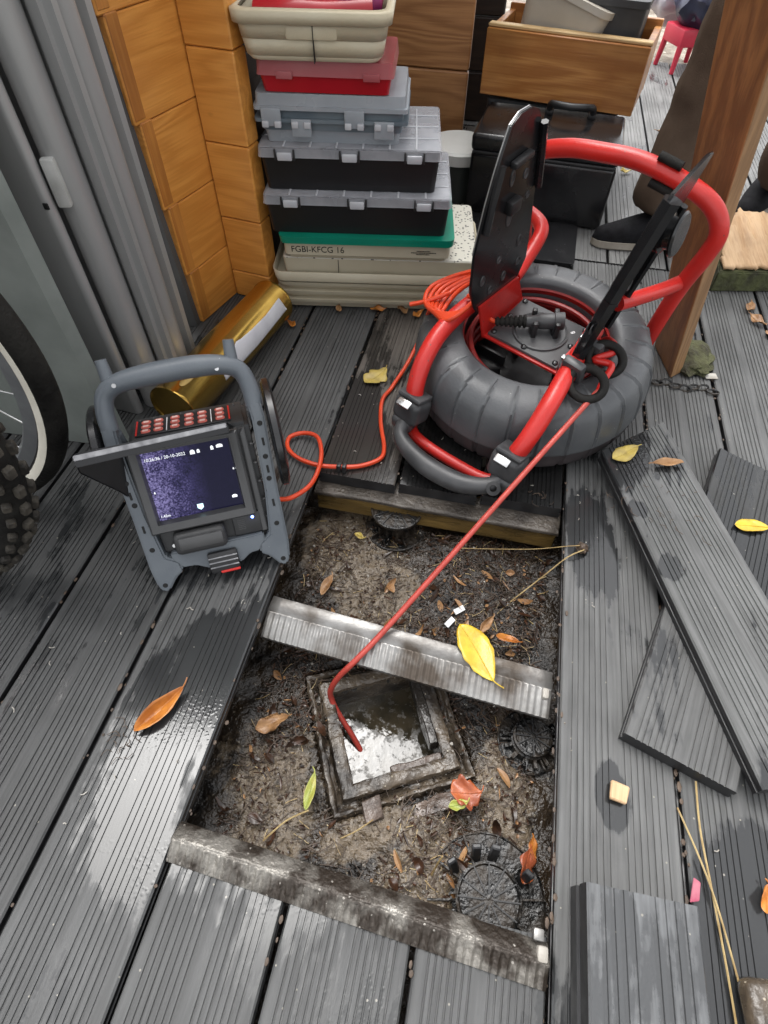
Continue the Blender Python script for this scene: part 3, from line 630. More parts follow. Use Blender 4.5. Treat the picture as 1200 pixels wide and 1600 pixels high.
# ---- adjustable deck pedestals
def pedestal(label, x, y, zb, r0, r1, ht, tx=0.0):
    t = thing('deck_pedestal', label, 'deck support', (x, y, zb), 0, 'adjustable pedestals under the deck')
    B().lathe([(0.0, 0.0), (r0, 0.0), (r0, 0.005), (r0 - 0.002, 0.006), (r0 - 0.003, 0.0035), (0.03, 0.0035)], 40).build('base_plate', 'muddyblack', t); t.rotation_euler = (tx, -tx * 0.8, 0)
    for k in range(10):
        a = 2 * math.pi * k / 10 + 0.2
        B().box(((r0 + 0.03) / 2 * math.cos(a), (r0 + 0.03) / 2 * math.sin(a), 0.009), (r0 - 0.034, 0.0025, 0.014), rot=(0, 0, a)).build('base_rib', 'muddyblack', t)
    B().lathe([(0.034, 0.003), (0.031, ht * 0.55), (0.027, ht * 0.6), (0.027, ht - 0.006)], 28).build('screw_collar', 'muddyblack', t)
    for k in range(14):
        a = 2 * math.pi * k / 14
        B().box((0.037 * math.cos(a), 0.037 * math.sin(a), ht * 0.42), (0.012, 0.005, ht * 0.34), rot=(0, 0, a)).build('collar_fin', 'muddyblack', t)
    h = B().lathe([(0.0, ht - 0.004), (r1 - 0.004, ht - 0.004), (r1, ht - 0.006), (r1, ht), (r1 - 0.003, ht + 0.001), (r1 - 0.005, ht - 0.002), (0, ht - 0.002)], 36).build('head_disc', 'muddyblack', t)
    for k in range(12):
        a = 2 * math.pi * k / 12 + 0.1
        B().box((r1 * 0.55 * math.cos(a), r1 * 0.55 * math.sin(a), ht - 0.0005), (r1 * 0.8, 0.0016, 0.003), rot=(0, 0, a)).build('head_rib', 'blackpl', h)
    if tx:
        for x_, y_, r_ in ((-0.020, 0.050, 0.25), (0.004, 0.054, -0.05), (-0.048, 0.028, 0.7), (0.046, 0.034, -0.6)):
            B().box((x_, y_, 0.030), (0.013, 0.007, 0.052), 0.002, 1, rot=(-0.25, 0, r_)).build('upright_fin', 'clamp', t)
    return t
pedestal('black round deck pedestal tucked under the far timber beam', -0.106, 0.652, -0.112, 0.060, 0.049, 0.060)
pedestal('black round deck pedestal with wide base plate half under the near muddy joist', 0.132, 0.082, -0.1305, 0.080, 0.042, 0.060, 0.07)
pedestal('low black deck pedestal against the right side wall of the opening', 0.178, 0.302, -0.13, 0.050, 0.030, 0.030)

# ================================================================== CABIN, PANELS
def plank(parent, name, m, L, D, Hh, loc, rz, bev=0.004, label=None):
    """plank with its length along local x"""
    o = B().box((0, 0, 0), (L, D, Hh), bev, 1).build(name, m, parent, smooth=0)
    o.location = loc; o.rotation_euler = (0, 0, rz)
    if label: o['label'] = label
    return o
cab = thing('timber_corner', 'orange varnished log cabin corner with stacked horizontal planks left of the box stack', 'cabin wall', (-0.617, 1.18, 0))
ZJ = [0.0, 0.065, 0.189, 0.337, 0.490, 0.640, 0.79, 0.94, 1.09, 1.24, 1.39, 1.54, 1.69, 1.84, 1.99]
yw = rad(-8)
for k, (z0, z1) in enumerate(zip(ZJ[:-1], ZJ[1:])):
    L = 0.098; ex = Vector((math.cos(yw), math.sin(yw), 0)); ey = Vector((-ex.y, ex.x, 0))
    c = ex * (L / 2 + 0.001) + ey * 0.0225
    plank(cab, 'front_plank', 'cabin', L, 0.045, z1 - z0 - 0.0014, (c.x, c.y, (z0 + z1) / 2), yw, 0.0026)
ZL = [0.0, 0.121, 0.262, 0.410, 0.56, 0.71, 0.86, 1.01, 1.16, 1.31, 1.46, 1.61, 1.76, 1.91]
dl = (Vector((-0.030, -0.125, 0)))
ang = math.atan2(dl.y, dl.x); Ld0 = dl.length
nrm = Vector((math.sin(ang), -math.cos(ang), 0))
for k, (z0, z1) in enumerate(zip(ZL[:-1], ZL[1:])):
    Ld = Ld0 + 0.075 * (z0 + z1) / 2 + 0.03; c = dl.normalized() * (Ld / 2 - 0.03) + nrm * 0.024
    plank(cab, 'side_plank', 'cabin', Ld, 0.045, z1 - z0 - 0.0012, (c.x, c.y, (z0 + z1) / 2), ang, 0.0022)
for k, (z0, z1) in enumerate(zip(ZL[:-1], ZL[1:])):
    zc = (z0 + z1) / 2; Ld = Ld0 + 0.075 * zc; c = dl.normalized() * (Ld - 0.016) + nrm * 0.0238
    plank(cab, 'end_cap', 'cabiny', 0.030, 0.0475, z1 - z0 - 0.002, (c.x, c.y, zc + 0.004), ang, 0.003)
bw = thing('cabin_back_wall', 'timber wall of the cabin behind the stacked boxes, coloured near black for shade', 'wall', (-0.9, 2.46, 0))
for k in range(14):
    plank(bw, 'wall_plank', 'shadewood', 0.78, 0.04, 0.147, (0.39, 0, 0.075 + 0.15 * k), 0, 0.004)
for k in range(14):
    plank(bw, 'wall_plank', 'shadewood', 1.22, 0.04, 0.1485, (0.335, -0.63, 0.075 + 0.15 * k), rad(88.5), 0.002)  # side planks added so the gap beside the stack stays in shade
bp = thing('plank_panel', 'brown planked panel with orange water stain at its foot behind the plastic boxes', 'panel', (-0.54, 2.07, 0.05))
for k, (z0, z1) in enumerate(((0.0, 0.197), (0.197, 0.40), (0.40, 0.60), (0.60, 0.8))):
    plank(bp, 'plank', 'browny', 0.355, 0.03, z1 - z0 - 0.003, (0.178, 0.015, (z0 + z1) / 2), 0, 0.004)
B().box((0.178, 0.05, 0.38), (0.34, 0.03, 0.86)).build('back_batten', 'browny', bp)

def sheet_panel(label, prof, z1, m, name='sheet_steel_panel', yoff=0.0):
    """folded sheet standing upright: plan outline prof (x, y), extruded in z"""
    ox, oy = prof[0]
    t = tag(B().prism([(x - ox, y - oy) for x, y in prof], 0.0, z1, 0.0).build(name, m, smooth=50), label, 'panel'); t.location = (ox, oy, 0.001)
    return t
def arc(cx, cy, r, a0, a1, n=7): return [(cx + r * math.cos(rad(a0 + (a1 - a0) * i / (n - 1))), cy + r * math.sin(rad(a0 + (a1 - a0) * i / (n - 1)))) for i in range(n)]
p1 = sheet_panel('greenish grey flat sheet standing nearest to the bicycle wheels', [(-0.642, 0.640), (-0.632, 0.66), (-0.642, 0.664), (-1.35, 0.63), (-1.35, 0.60)], 1.9, 'panelgr')
p2 = sheet_panel('broad grey metal panel with rounded edge behind the greenish sheet', [(-1.4, 0.735)] + [(-0.70, 0.735)] + [(-0.66, 0.732)] + arc(-0.658, 0.742, 0.010, -90, 60) + [(-0.67, 0.755), (-1.4, 0.757)], 1.95, 'panel')
p3 = sheet_panel('grey metal panel carrying the pale pad nearer the camera', [(-1.4, 0.800), (-0.668, 0.800)] + arc(-0.6375, 0.7815, 0.0245, 190, 390, 14) + [(-0.63, 0.803), (-1.4, 0.812)], 1.95, 'panel')
p4 = sheet_panel('thin grey edge strip between the two padded metal panels', [(-1.4, 0.816), (-0.622, 0.806), (-0.606, 0.790), (-0.592, 0.790), (-0.590, 0.797), (-0.578, 0.798), (-0.577, 0.808), (-0.60, 0.811), (-1.4, 0.822)], 1.9, 'panel')
p5 = sheet_panel('grey metal panel carrying the darker pad further back', [(-1.4, 0.850), (-0.630, 0.850)] + arc(-0.601, 0.842, 0.021, 190, 390, 12) + [(-0.60, 0.862), (-1.4, 0.868)], 1.9, 'panel')
p6 = sheet_panel('narrow grey profile standing last before the dark gap', [(-1.4, 0.905), (-0.622, 0.893), (-0.600, 0.899), (-0.599, 0.912), (-1.4, 0.92)], 1.85, 'panel')
for pp, px, py, z, lab in ((p3, -0.636, 0.752, 0.430, None), (p5, -0.607, 0.818, 0.452, None)):
    o = B().box((0, 0, 0), (0.020, 0.014, 0.066), 0.004).build('spacer_pad', 'pad', pp); o.location = (px - pp.location.x, py - pp.location.y, z); o.rotation_euler = (0, 0, 0.3)
B().box((-0.652 - p2.location.x, 0.7305 - p2.location.y, 0.405), (0.008, 0.003, 0.009), 0.001).build('rivet_hole', 'hole', p2)
b = B(); lo4 = [Vector((-0.700, 1.040, 0)), Vector((-0.645, 1.046, 0)), Vector((-0.645, 1.064, 0)), Vector((-0.700, 1.058, 0))]; hi4 = [v + Vector((-0.028, -0.105, 1.6)) for v in lo4]
b.add(lo4 + hi4, [(i, (i + 1) % 4, 4 + (i + 1) % 4, 4 + i) for i in range(4)] + [(3, 2, 1, 0), (4, 5, 6, 7)])
pk = tag(b.build('grey_board', 'paneldk', smooth=0), 'dark grey upright board wedged against the orange timber corner', 'board'); pk.location = (-0.012, -0.012, 0)

# ================================================================== BICYCLES
def wheel_parts(t, Rw, tr, kind):
    """wheel in the local x-z plane centred on the origin of parent t; faces +-y"""
    X = Matrix.Rotation(rad(90), 4, 'X')
    prof = [(Rw - tr + tr * math.cos(a), tr * math.sin(a)) for a in [2 * math.pi * i / 18 for i in range(18)]]
    ty = B().lathe(prof, 96, X, closed=True).build('tyre', 'blackrub', t)
    if kind == 'mtb':
        b = B()
        for i in range(58):
            for j, (av, wv) in enumerate(((-62, 0.011), (-24, 0.012), (22, 0.012), (60, 0.011))):
                a = 2 * math.pi * (i + 0.5 * (j % 2)) / 58; an = rad(av)
                rr = Rw - tr + (tr + 0.002) * math.cos(an); zz = (tr + 0.002) * math.sin(an)
                T = X @ Matrix.Rotation(a, 4, 'Z') @ Matrix.Translation((rr, 0, zz)) @ Matrix.Rotation(-an, 4, 'Y')
                b.box((0, 0, 0), (0.010, 0.017 if j in (1, 2) else 0.013, wv), 0.002, 1, mtx=T)
        b.build('tread_knobs', 'knob', ty)['kind'] = 'stuff'
        b = B().lathe([(Rw - tr * 1.45, -tr * 0.90), (Rw - tr * 1.2, -tr * 0.985), (Rw - tr * 1.1, -tr * 1.005), (Rw - tr * 1.12, -tr * 0.9)], 80, X); b.build('sidewall_band', 'muddyblack', ty)
    else:
        for sgn in (1, -1):
            B().lathe([(Rw - tr * 1.62, sgn * tr * 0.80), (Rw - tr * 1.3, sgn * tr * 0.985), (Rw - tr * 0.95, sgn * tr * 1.02), (Rw - tr * 0.95, sgn * tr * 0.95)], 96, X).build('reflective_stripe', 'reflect', ty)
    ri = Rw - 2 * tr
    B().lathe([(ri + 0.004, -0.011), (ri - 0.016, -0.010), (ri - 0.022, 0), (ri - 0.016, 0.010), (ri + 0.004, 0.011)], 90, X, closed=True).build('rim', 'rim', t)
    hub = B().lathe([(0.0, -0.05), (0.012, -0.05), (0.012, -0.032), (0.026, -0.03), (0.026, -0.026), (0.012, -0.022), (0.012, 0.022), (0.026, 0.026), (0.026, 0.03), (0.012, 0.032), (0.012, 0.05), (0, 0.05)], 24, X).build('hub', 'rim', t)
    for i in range(28):
        a = 2 * math.pi * i / 28; s_ = 1 if i % 2 else -1; a2 = a + (0.75 if (i // 2) % 2 else -0.75)
        p = X @ Vector((ri * math.cos(a) - 0.012 * math.cos(a), ri * math.sin(a) - 0.012 * math.sin(a), 0)); q = X @ Vector((0.025 * math.cos(a2), 0.025 * math.sin(a2), 0.028 * s_))
        B().tube([q, p], 0.0011, 5, 1).build('spoke', 'steel', t)
def bicycle(label, x, y, yaw, Rw, tr, kind, fm):
    """front wheel axle above (x, y); the rest of the frame runs off to the left"""
    d = Vector((math.cos(yaw), math.sin(yaw), 0))
    t = thing('bicycle', label, 'bicycle', (x, y, 0.0), yaw, 'bicycles parked at the left edge')
    f = bpy.data.objects.new('front_wheel', None); COL.objects.link(f); f.parent = t; f.location = (0, 0, Rw)
    wheel_parts(f, Rw, tr, kind)
    r = bpy.data.objects.new('rear_wheel', None); COL.objects.link(r); r.parent = t; r.location = (-1.05, 0, Rw)
    X = Matrix.Rotation(rad(90), 4, 'X')
    B().lathe([(Rw - tr + tr * math.cos(a), tr * math.sin(a)) for a in [2 * math.pi * i / 12 for i in range(12)]], 64, X, closed=True).build('tyre', 'blackrub', r)
    B().lathe([(Rw - 2 * tr + 0.004, -0.011), (Rw - 2 * tr - 0.02, 0), (Rw - 2 * tr + 0.004, 0.011)], 64, X, closed=True).build('rim', 'rim', r)
    b = B()
    for s_ in (1, -1): b.tube([(0, 0.056 * s_, Rw), (-0.10, 0.050 * s_, Rw + 0.28), (-0.15, 0.03 * s_, Rw + 0.42)], 0.012, 10)
    b.tube([(-0.145, -0.05, Rw + 0.40), (-0.145, 0.05, Rw + 0.40)], 0.014, 10, 1); b.tube([(-0.145, 0, Rw + 0.40), (-0.21, 0, Rw + 0.62)], 0.017, 10, 1); b.build('fork', fm, t)
    b = B(); hd = (-0.165, 0, Rw + 0.47); bb_ = (-0.62, 0, Rw - 0.05); st_ = (-0.72, 0, Rw + 0.42)
    b.tube([hd, bb_], 0.018, 10, 1); b.tube([(-0.19, 0, Rw + 0.55), st_], 0.016, 10, 1); b.tube([bb_, (-0.75, 0, Rw + 0.55)], 0.015, 10, 1)
    for s_ in (1, -1): b.tube([bb_, (-1.05, 0.06 * s_, Rw)], 0.009, 8, 1); b.tube([st_, (-1.05, 0.06 * s_, Rw)], 0.008, 8, 1)
    b.build('frame', fm, t)
    B().tube([(-0.24, -0.3, Rw + 0.66), (-0.2, -0.1, Rw + 0.63), (-0.2, 0.1, Rw + 0.63), (-0.24, 0.3, Rw + 0.66)], 0.013, 10).build('handlebar', 'blackpl', t)
    B().tube([(-0.66, 0, Rw + 0.585), (-0.76, 0, Rw + 0.58), (-0.87, 0, Rw + 0.59)], [0.02, 0.045, 0.065], 12, 4, flat=0.4).build('saddle', 'blackrub', t)
    return t
bicycle('bicycle behind, slick tyre with cream reflective stripe on its wheel', -0.876, 0.463, 0.057, 0.339, 0.020, 'slick', 'blackgl')
bicycle('mountain bicycle in front with knobbly black tyre at the left edge', -0.838, 0.295, 0.17, 0.330, 0.028, 'mtb', 'red')

# ================================================================== STACK OF BOXES
YS = rad(10)
def stack_thing(name, label, cat, x, y, z, yaw=YS): return thing(name, label, cat, (x, y, z), yaw, None)
# each box: origin at the left front bottom corner, +x along the front, +y to the back
def shell(b, w, d, z0, z1, t0=0.0, t1=0.0, r=0.012):
    b.frustum(w - 2 * t0, d - 2 * t0, w - 2 * t1, d - 2 * t1, z0, z1, r, r, cx=w / 2, cy=d / 2); return b
t = stack_thing('storage_tray', 'nested cream plastic trays at the very bottom of the box stack', 'tray', -0.492, 1.148, 0.0)
for k in range(3):
    z = 0.012 + 0.021 * k
    b = B(); shell(b, 0.46, 0.26, z - 0.010, z + 0.0115, 0.013, 0.006, 0.02); b.build('tray_body', 'beige', t, smooth=18)
    b = B(); shell(b, 0.466, 0.266, z + 0.0085, z + 0.0165, 0.0015, 0.0, 0.022); o = b.build('tray_rim', 'beige', t, smooth=18); o.location = (-0.003, -0.003, 0)
b = B()
b.frustum(0.47, 0.27, 0.476, 0.276, 0.075, 0.098, 0.024, 0.026, cx=0.23, cy=0.13, cap1=False); o = b.build('top_tray', 'beige', t); sm_ = o.modifiers.new('t', 'SOLIDIFY'); sm_.thickness = 0.003
t = stack_thing('speckled_box', 'long beige box with black speckled lid showing right of the green lid', 'box', -0.475, 1.158, 0.078)
b = B(); shell(b, 0.435, 0.27, 0.0, 0.046, 0.003, 0.0, 0.010); b.build('body', 'beige', t)
b = B(); shell(b, 0.438, 0.273, 0.0455, 0.049, 0.0, 0.002, 0.010); b.build('lid', 'beigelid', t)
B().box((0.125, -0.0004, 0.023), (0.0012, 0.001, 0.044)).build('seam', 'hole', t)
t = stack_thing('lettered_box', 'white box lettered FGBI-KFCG 16 under its green lid', 'box', -0.466, 1.150, 0.1275)
b = B(); shell(b, 0.365, 0.22, 0.0, 0.010, 0.008, 0.004, 0.012); b.build('foot', 'beige', t)
b = B(); shell(b, 0.365, 0.22, 0.010, 0.041, 0.0, 0.0, 0.012); b.build('body', 'beige', t)
b = B(); b.frustum(0.377, 0.24, 0.379, 0.242, 0.0395, 0.055, 0.016, 0.016, cx=0.1825, cy=0.11); b.bm.faces.ensure_lookup_table(); b.build('green_lid', 'green', t)
text('FGBI-KFCG 16', 0.0190, 'hole', 'lettering', t, Matrix.Translation((0.016, -0.0006, 0.0165)) @ Matrix.Rotation(rad(90), 4, 'X'))
for k, (w_, x_) in enumerate(((0.028, 0.312), (0.055, 0.300), (0.030, 0.311))):
    b = B(); x = 0.0
    while x < w_:
        l_ = random.uniform(0.001, 0.003); b.box((x_ + x + l_ / 2, 0, 0), (l_, 0.0006, 0.0016)); x += l_ + 0.0007
    o = b.build('small_print', 'hole', t, smooth=0); o.location = (-0.02, -0.001, 0.0255 - 0.0035 * k)

def organiser(label, x, y, z, w, d, hb, hl, yaw):
    t = stack_thing('parts_organiser', label, 'organiser', x, y, z, yaw); t['group'] = 'black organisers with clear lids'
    b = B(); shell(b, w, d, 0, hb, 0.010, 0.005, 0.012); b.build('tray', 'blackbin', t)
    b = B(); shell(b, w, d, hb - 0.002, hb + hl, 0.0, 0.002, 0.010); lid = b.build('lid', 'clear', t)
    b = B(); b.box((w / 2, d / 2, hb + hl + 0.0008), (w - 0.012, d - 0.012, 0.0015), 0.0006); b.build('lid_plate', 'clear', lid)
    for k in range(6):
        B().box(((k + 1) * w / 7, d * 0.46, hb + hl + 0.0022), (0.004, d * 0.86, 0.0025), 0.001, 1).build('lid_rib', 'clearrib', lid)
    for k in range(3):
        B().box((w * 0.5, d * (k + 1) / 4, hb + hl + 0.0021), (w * 0.96, 0.004, 0.0022), 0.001, 1).build('lid_rib', 'clearrib', lid)
    for fx in (0.15, 0.5, 0.85):
        c = B().box((fx * w, -0.0025, hb + 0.0015), (0.030, 0.006, 0.015), 0.0025).build('clasp', 'clearrib', t)
        for s_ in (-1, 1): B().box((fx * w + s_ * 0.0185, -0.002, hb + 0.004), (0.0035, 0.006, 0.020), 0.001).build('clasp_hinge', 'blackpl', t)
    return t
organiser('black organiser with clear lid lying right on the green lid', -0.497, 1.143, 0.183, 0.392, 0.25, 0.063, 0.013, YS)
organiser('black organiser with clear lid, upper one under the grey-blue case', -0.502, 1.164, 0.262, 0.366, 0.25, 0.064, 0.014, YS)
t = stack_thing('double_organiser', 'grey-blue see-through double sided organiser under the red box', 'organiser', -0.500, 1.188, 0.341, rad(9))
w_, d_ = 0.284, 0.18
b = B(); shell(b, w_ - 0.012, d_ - 0.01, 0.0, 0.030, 0.006, 0.002, 0.010); o = b.build('lower_lid', 'frost', t); o.location = (0.006, 0.005, 0)
b = B(); shell(b, w_, d_, 0.022, 0.062, 0.006, 0.003, 0.010); b.build('body', 'bluegrey', t)
b = B(); shell(b, w_ + 0.012, d_ + 0.008, 0.038, 0.044, 0.0, 0.0, 0.008); o = b.build('band', 'bluegrey', t); o.location = (-0.006, -0.004, 0)
b = B(); shell(b, w_ + 0.004, d_ + 0.004, 0.058, 0.084, 0.0, 0.003, 0.010); o = b.build('upper_lid', 'frost', t); o.location = (-0.002, -0.003, 0)
b = B(); shell(b, w_ + 0.010, d_ + 0.008, 0.058, 0.065, 0.0, 0.0, 0.008); o = b.build('lid_lip', 'frost', t); o.location = (-0.005, -0.005, 0)
for fx, dn in ((0.10, 1), (0.66, 1), (0.30, 0), (0.86, 0)):
    z = 0.047 if dn else 0.030
    lt_ = B().box((fx * w_, -0.006, z), (0.038, 0.005, 0.030), 0.002).build('latch', 'frost', t)
    for s_ in (-1, 1): B().box((fx * w_ + s_ * 0.012, -0.009, 0.036), (0.013, 0.006, 0.011), 0.002).build('latch_tooth', 'clearrib', lt_)
t = stack_thing('red_box', 'red plastic box with frosted lid below the cream tub', 'box', -0.487, 1.188, 0.4265, rad(8))
b = B(); shell(b, 0.245, 0.165, 0.0, 0.030, 0.006, 0.001, 0.010); b.build('body', 'redbox', t)
b = B(); shell(b, 0.252, 0.172, 0.027, 0.050, 0.0, 0.003, 0.010); o = b.build('lid', 'redclear', t); o.location = (-0.0035, -0.0035, 0)
for fx in (0.2, 0.85): B().box((fx * 0.245, -0.005, 0.029), (0.030, 0.004, 0.012), 0.001).build('latch', 'redclear', t)
t = stack_thing('cream_tub', 'cream plastic tub holding red and purple things on top of the stack', 'tub', -0.512, 1.146, 0.4785, rad(9))
tw, td = 0.277, 0.21
b = B(); b.frustum(tw - 0.048, td - 0.05, tw - 0.034, td - 0.034, 0.0, 0.008, 0.02, 0.024, cx=tw / 2, cy=td / 2, cap1=False); b.frustum(tw - 0.034, td - 0.034, tw - 0.026, td - 0.026, 0.008, 0.032, 0.024, 0.024, cx=tw / 2, cy=td / 2, cap0=False, cap1=False)
b.frustum(tw - 0.0245, td - 0.0245, tw - 0.016, td - 0.016, 0.0325, 0.062, 0.024, 0.024, cx=tw / 2, cy=td / 2, cap0=False, cap1=False)
o = b.build('body', 'cream', t, smooth=17); sm_ = o.modifiers.new('t', 'SOLIDIFY'); sm_.thickness = 0.003
b = B(); b.frustum(tw - 0.004, td - 0.004, tw, td, 0.054, 0.071, 0.026, 0.028, cx=tw / 2, cy=td / 2, cap0=False, cap1=False); b.frustum(tw, td, tw - 0.026, td - 0.026, 0.071, 0.074, 0.028, 0.022, cx=tw / 2, cy=td / 2, cap0=False, cap1=False)
o = b.build('rim', 'cream', t, smooth=17); sm_ = o.modifiers.new('t', 'SOLIDIFY'); sm_.thickness = 0.003
B().box((tw * 0.5, 0.0145, 0.043), (0.090, 0.013, 0.022), 0.005).build('handle_pad', 'cream', t)
B().box((tw * 0.51, 0.0135, 0.028), (0.0012, 0.014, 0.054)).build('seam', 'hole', t)
B().box((tw / 2, td / 2, 0.055), (tw - 0.05, td - 0.05, 0.012), 0.005).build('contents_base', 'purple', t)
for nm, m, pts, r_ in (('folded_cloth', 'redbox', [(0.04, 0.04, 0.066), (0.10, 0.032, 0.070), (0.16, 0.04, 0.067), (0.24, 0.05, 0.07)], 0.016), ('folded_cloth', 'purple', [(0.13, 0.07, 0.075), (0.2, 0.06, 0.080), (0.245, 0.09, 0.072)], 0.022), ('folded_cloth', 'redbox', [(0.05, 0.09, 0.078), (0.12, 0.1, 0.082), (0.2, 0.14, 0.078)], 0.022)):
    B().tube(pts, r_, 10, 5, flat=0.6).build(nm, m, t)

# ================================================================== RIGHT REAR : bucket, case, crate
t = thing('bucket', 'smoky plastic bucket with milky white lid behind the box stack', 'bucket', (-0.168, 1.86, 0))
b = B(); b.lathe([(0.0, 0.0), (0.075, 0.0), (0.085, 0.11), (0.0, 0.11)], 32); b.build('body', 'bucket', t)
b = B(); b.lathe([(0.085, 0.102), (0.092, 0.105), (0.093, 0.132), (0.086, 0.138), (0.0, 0.136)], 32); b.build('lid', 'lidwhite', t)
t = thing('tool_case', 'black hard tool case with curved carrying handle under the plywood crate', 'case', (-0.125, 1.735, 0.001), rad(-4))
cw, cd, chh = 0.388, 0.25, 0.205
b = B(); b.box((cw / 2, cd / 2, 0.081), (cw, cd, 0.160), 0.012, 3); b.build('lower_shell', 'blackgl', t)
b = B(); b.box((cw / 2, cd / 2, 0.184), (cw + 0.004, cd + 0.004, 0.044), 0.012, 3); b.build('lid_shell', 'blackgl', t)
b = B(); b.box((cw / 2, -0.002, 0.162), (cw * 0.98, 0.008, 0.007), 0.002); b.build('seam_ridge', 'blackpl', t)
h_ = B().tube([(0.178, 0.20, 0.208), (0.179, 0.185, 0.232), (0.192, 0.165, 0.240), (0.235, 0.155, 0.240), (0.278, 0.165, 0.240), (0.294, 0.185, 0.232), (0.295, 0.20, 0.208)], [0.008, 0.009, 0.0085, 0.0095, 0.0085, 0.009, 0.008], 12, 6).build('handle', 'blackpl', t)
for x in (0.178, 0.295): B().box((x, 0.202, 0.212), (0.022, 0.030, 0.014), 0.004).build('handle_mount', 'blackpl', t)
t = thing('low_black_slab', 'low glossy black slab on the deck filling the dark area in front of the tool case', 'tray', (-0.11, 1.50, 0.001), rad(-2))
b = B(); b.frustum(0.30, 0.21, 0.305, 0.215, 0, 0.012, 0.01, 0.012, cx=0.152, cy=0.107); b.build('tray_body', 'blackgl', t)  # thin black slab added where the deck reads dark before the case
t = thing('support_crate', 'dark bin standing behind the tool case and carrying the plywood crate', 'bin', (-0.12, 2.01, 0.0), rad(-8))
b = B(); b.frustum(0.36, 0.22, 0.38, 0.24, 0, 0.205, 0.02, 0.02, cx=0.19, cy=0.12); b.build('body', 'greybox', t)
t = thing('plywood_crate', 'open plywood crate with swirling grain set on the black tool case', 'crate', (-0.140, 2.008, 0.2145), rad(-11))
cl, cdp, chh = 0.435, 0.25, 0.152
def cr(nm, c, d, m='crate'): return B().box(c, d, 0.002, 1).build(nm, m, t)
cr('front_panel', (cl / 2, 0.009, chh / 2), (cl, 0.018, chh)); cr('back_panel', (cl / 2, cdp - 0.009, chh / 2 + 0.006), (cl, 0.018, chh + 0.012))
cr('side_panel', (0.0095, cdp / 2, chh / 2), (0.018, cdp - 0.037, chh - 0.004)); cr('side_panel', (cl - 0.0095, cdp / 2, chh / 2), (0.018, cdp - 0.037, chh - 0.004)); cr('floor_panel', (cl / 2, cdp / 2, 0.008), (cl - 0.04, cdp - 0.04, 0.012))
cr('top_rail', (cl / 2, 0.0225, chh + 0.0045), (cl, 0.028, 0.008), 'palewood')
t = thing('milky_tub', 'milky translucent tub tilted inside the plywood crate', 'tub', (-0.06, 2.06, 0.27), rad(-20)); 
b = B(); b.frustum(0.19, 0.15, 0.24, 0.2, 0, 0.19, 0.03, 0.035, cx=0.08, cy=0.08); o = b.build('body', 'milky', t); b = B(); b.frustum(0.25, 0.21, 0.25, 0.21, 0.185, 0.2, 0.035, 0.035, cx=0.08, cy=0.08); b.build('rim', 'milky', t); t.rotation_euler = (rad(-6), rad(14), rad(-20))
t = thing('grey_bin', 'dark grey bin standing in the right half of the plywood crate', 'bin', (0.10, 2.02, 0.236), rad(-11))
b = B(); b.frustum(0.145, 0.15, 0.16, 0.165, 0, 0.20, 0.012, 0.012, cx=0.08, cy=0.09); b.build('body', 'greybox', t); b = B(); b.frustum(0.17, 0.175, 0.17, 0.175, 0.19, 0.205, 0.014, 0.014, cx=0.08, cy=0.09); b.build('rim', 'greybox', t)
# red stool, bag
t = thing('red_stool', 'small red plastic stool near the gravel carrying a navy bag', 'stool', (0.625, 3.28, -0.0), rad(25)); t.scale = (0.72, 0.72, 0.72)
B().box((0, 0, 0.165), (0.22, 0.2, 0.085), 0.008).build('seat', 'redstool', t)
for x in (-0.095, 0.095):
    for y in (-0.085, 0.085): B().tube([(x * 1.1, y * 1.1, 0), (x, y, 0.13)], [0.013, 0.018], 8, 1).build('leg', 'redstool', t)
b = B(); bmesh.ops.create_icosphere(b.bm, subdivisions=4, radius=0.14)
for v in b.bm.verts: v.co *= 1 + 0.18 * noise.noise(v.co * 14) + 0.1 * noise.noise(v.co * 30); v.co.z *= 0.75
bag = tag(b.build('shopping_bag', 'bluebag'), 'crumpled navy blue bag slumped on the red stool', 'bag'); bag.location = (0.68, 3.30, 0.225)
b = B(); bmesh.ops.create_icosphere(b.bm, subdivisions=4, radius=0.13)
for v in b.bm.verts: v.co *= 1 + 0.25 * noise.noise(v.co * 12 + Vector((4, 0, 0))) + 0.12 * noise.noise(v.co * 34)
bag = tag(b.build('plastic_bag', 'plasticbag'), 'pale see-through plastic bag beside the red stool', 'bag'); bag.location = (0.545, 3.50, 0.24)

# ================================================================== POST, LOG
def hexa(b, lo, hi):
    v = list(lo) + list(hi); n = len(lo)
    b.add(v, [(i, (i + 1) % n, n + (i + 1) % n, n + i) for i in range(n)] + [tuple(range(n - 1, -1, -1)), tuple(range(n, 2 * n))])
lo = [Vector((0.381, 1.2, 0)), Vector((0.406, 1.087, 0)), Vector((0.432, 1.114, 0)), Vector((0.409, 1.222, 0))]
hi_ = [Vector((0.26, 1.2, 0.592)), Vector((0.317, 1.087, 0.616)), Vector((0.347, 1.114, 0.612)), Vector((0.292, 1.222, 0.6))]
ext = 2.6
hi2 = [a + (c - a) * ext for a, c in zip(lo, hi_)]
pc = Vector((0.407, 1.155, 0))
t = thing('timber_post', 'leaning dark brown timber post with a mossy foot on the right', 'post', tuple(pc))
b = B(); lo_, hi__ = [v - pc for v in lo], [v - pc for v in hi2]
n_ = 14
for k in range(n_):
    pass
vs = []
for k in range(n_ + 1):
    f_ = k / n_
    for a, c in zip(lo_, hi__): vs.append(a + (c - a) * f_)
b.add(vs, [(k * 4 + i, k * 4 + (i + 1) % 4, (k + 1) * 4 + (i + 1) % 4, (k + 1) * 4 + i) for k in range(n_) for i in range(4)] + [(3, 2, 1, 0), tuple(n_ * 4 + i for i in range(4))])
o = b.build('post_shaft', 'post', t, smooth=20)
o.data.materials.append(M['postedge'])
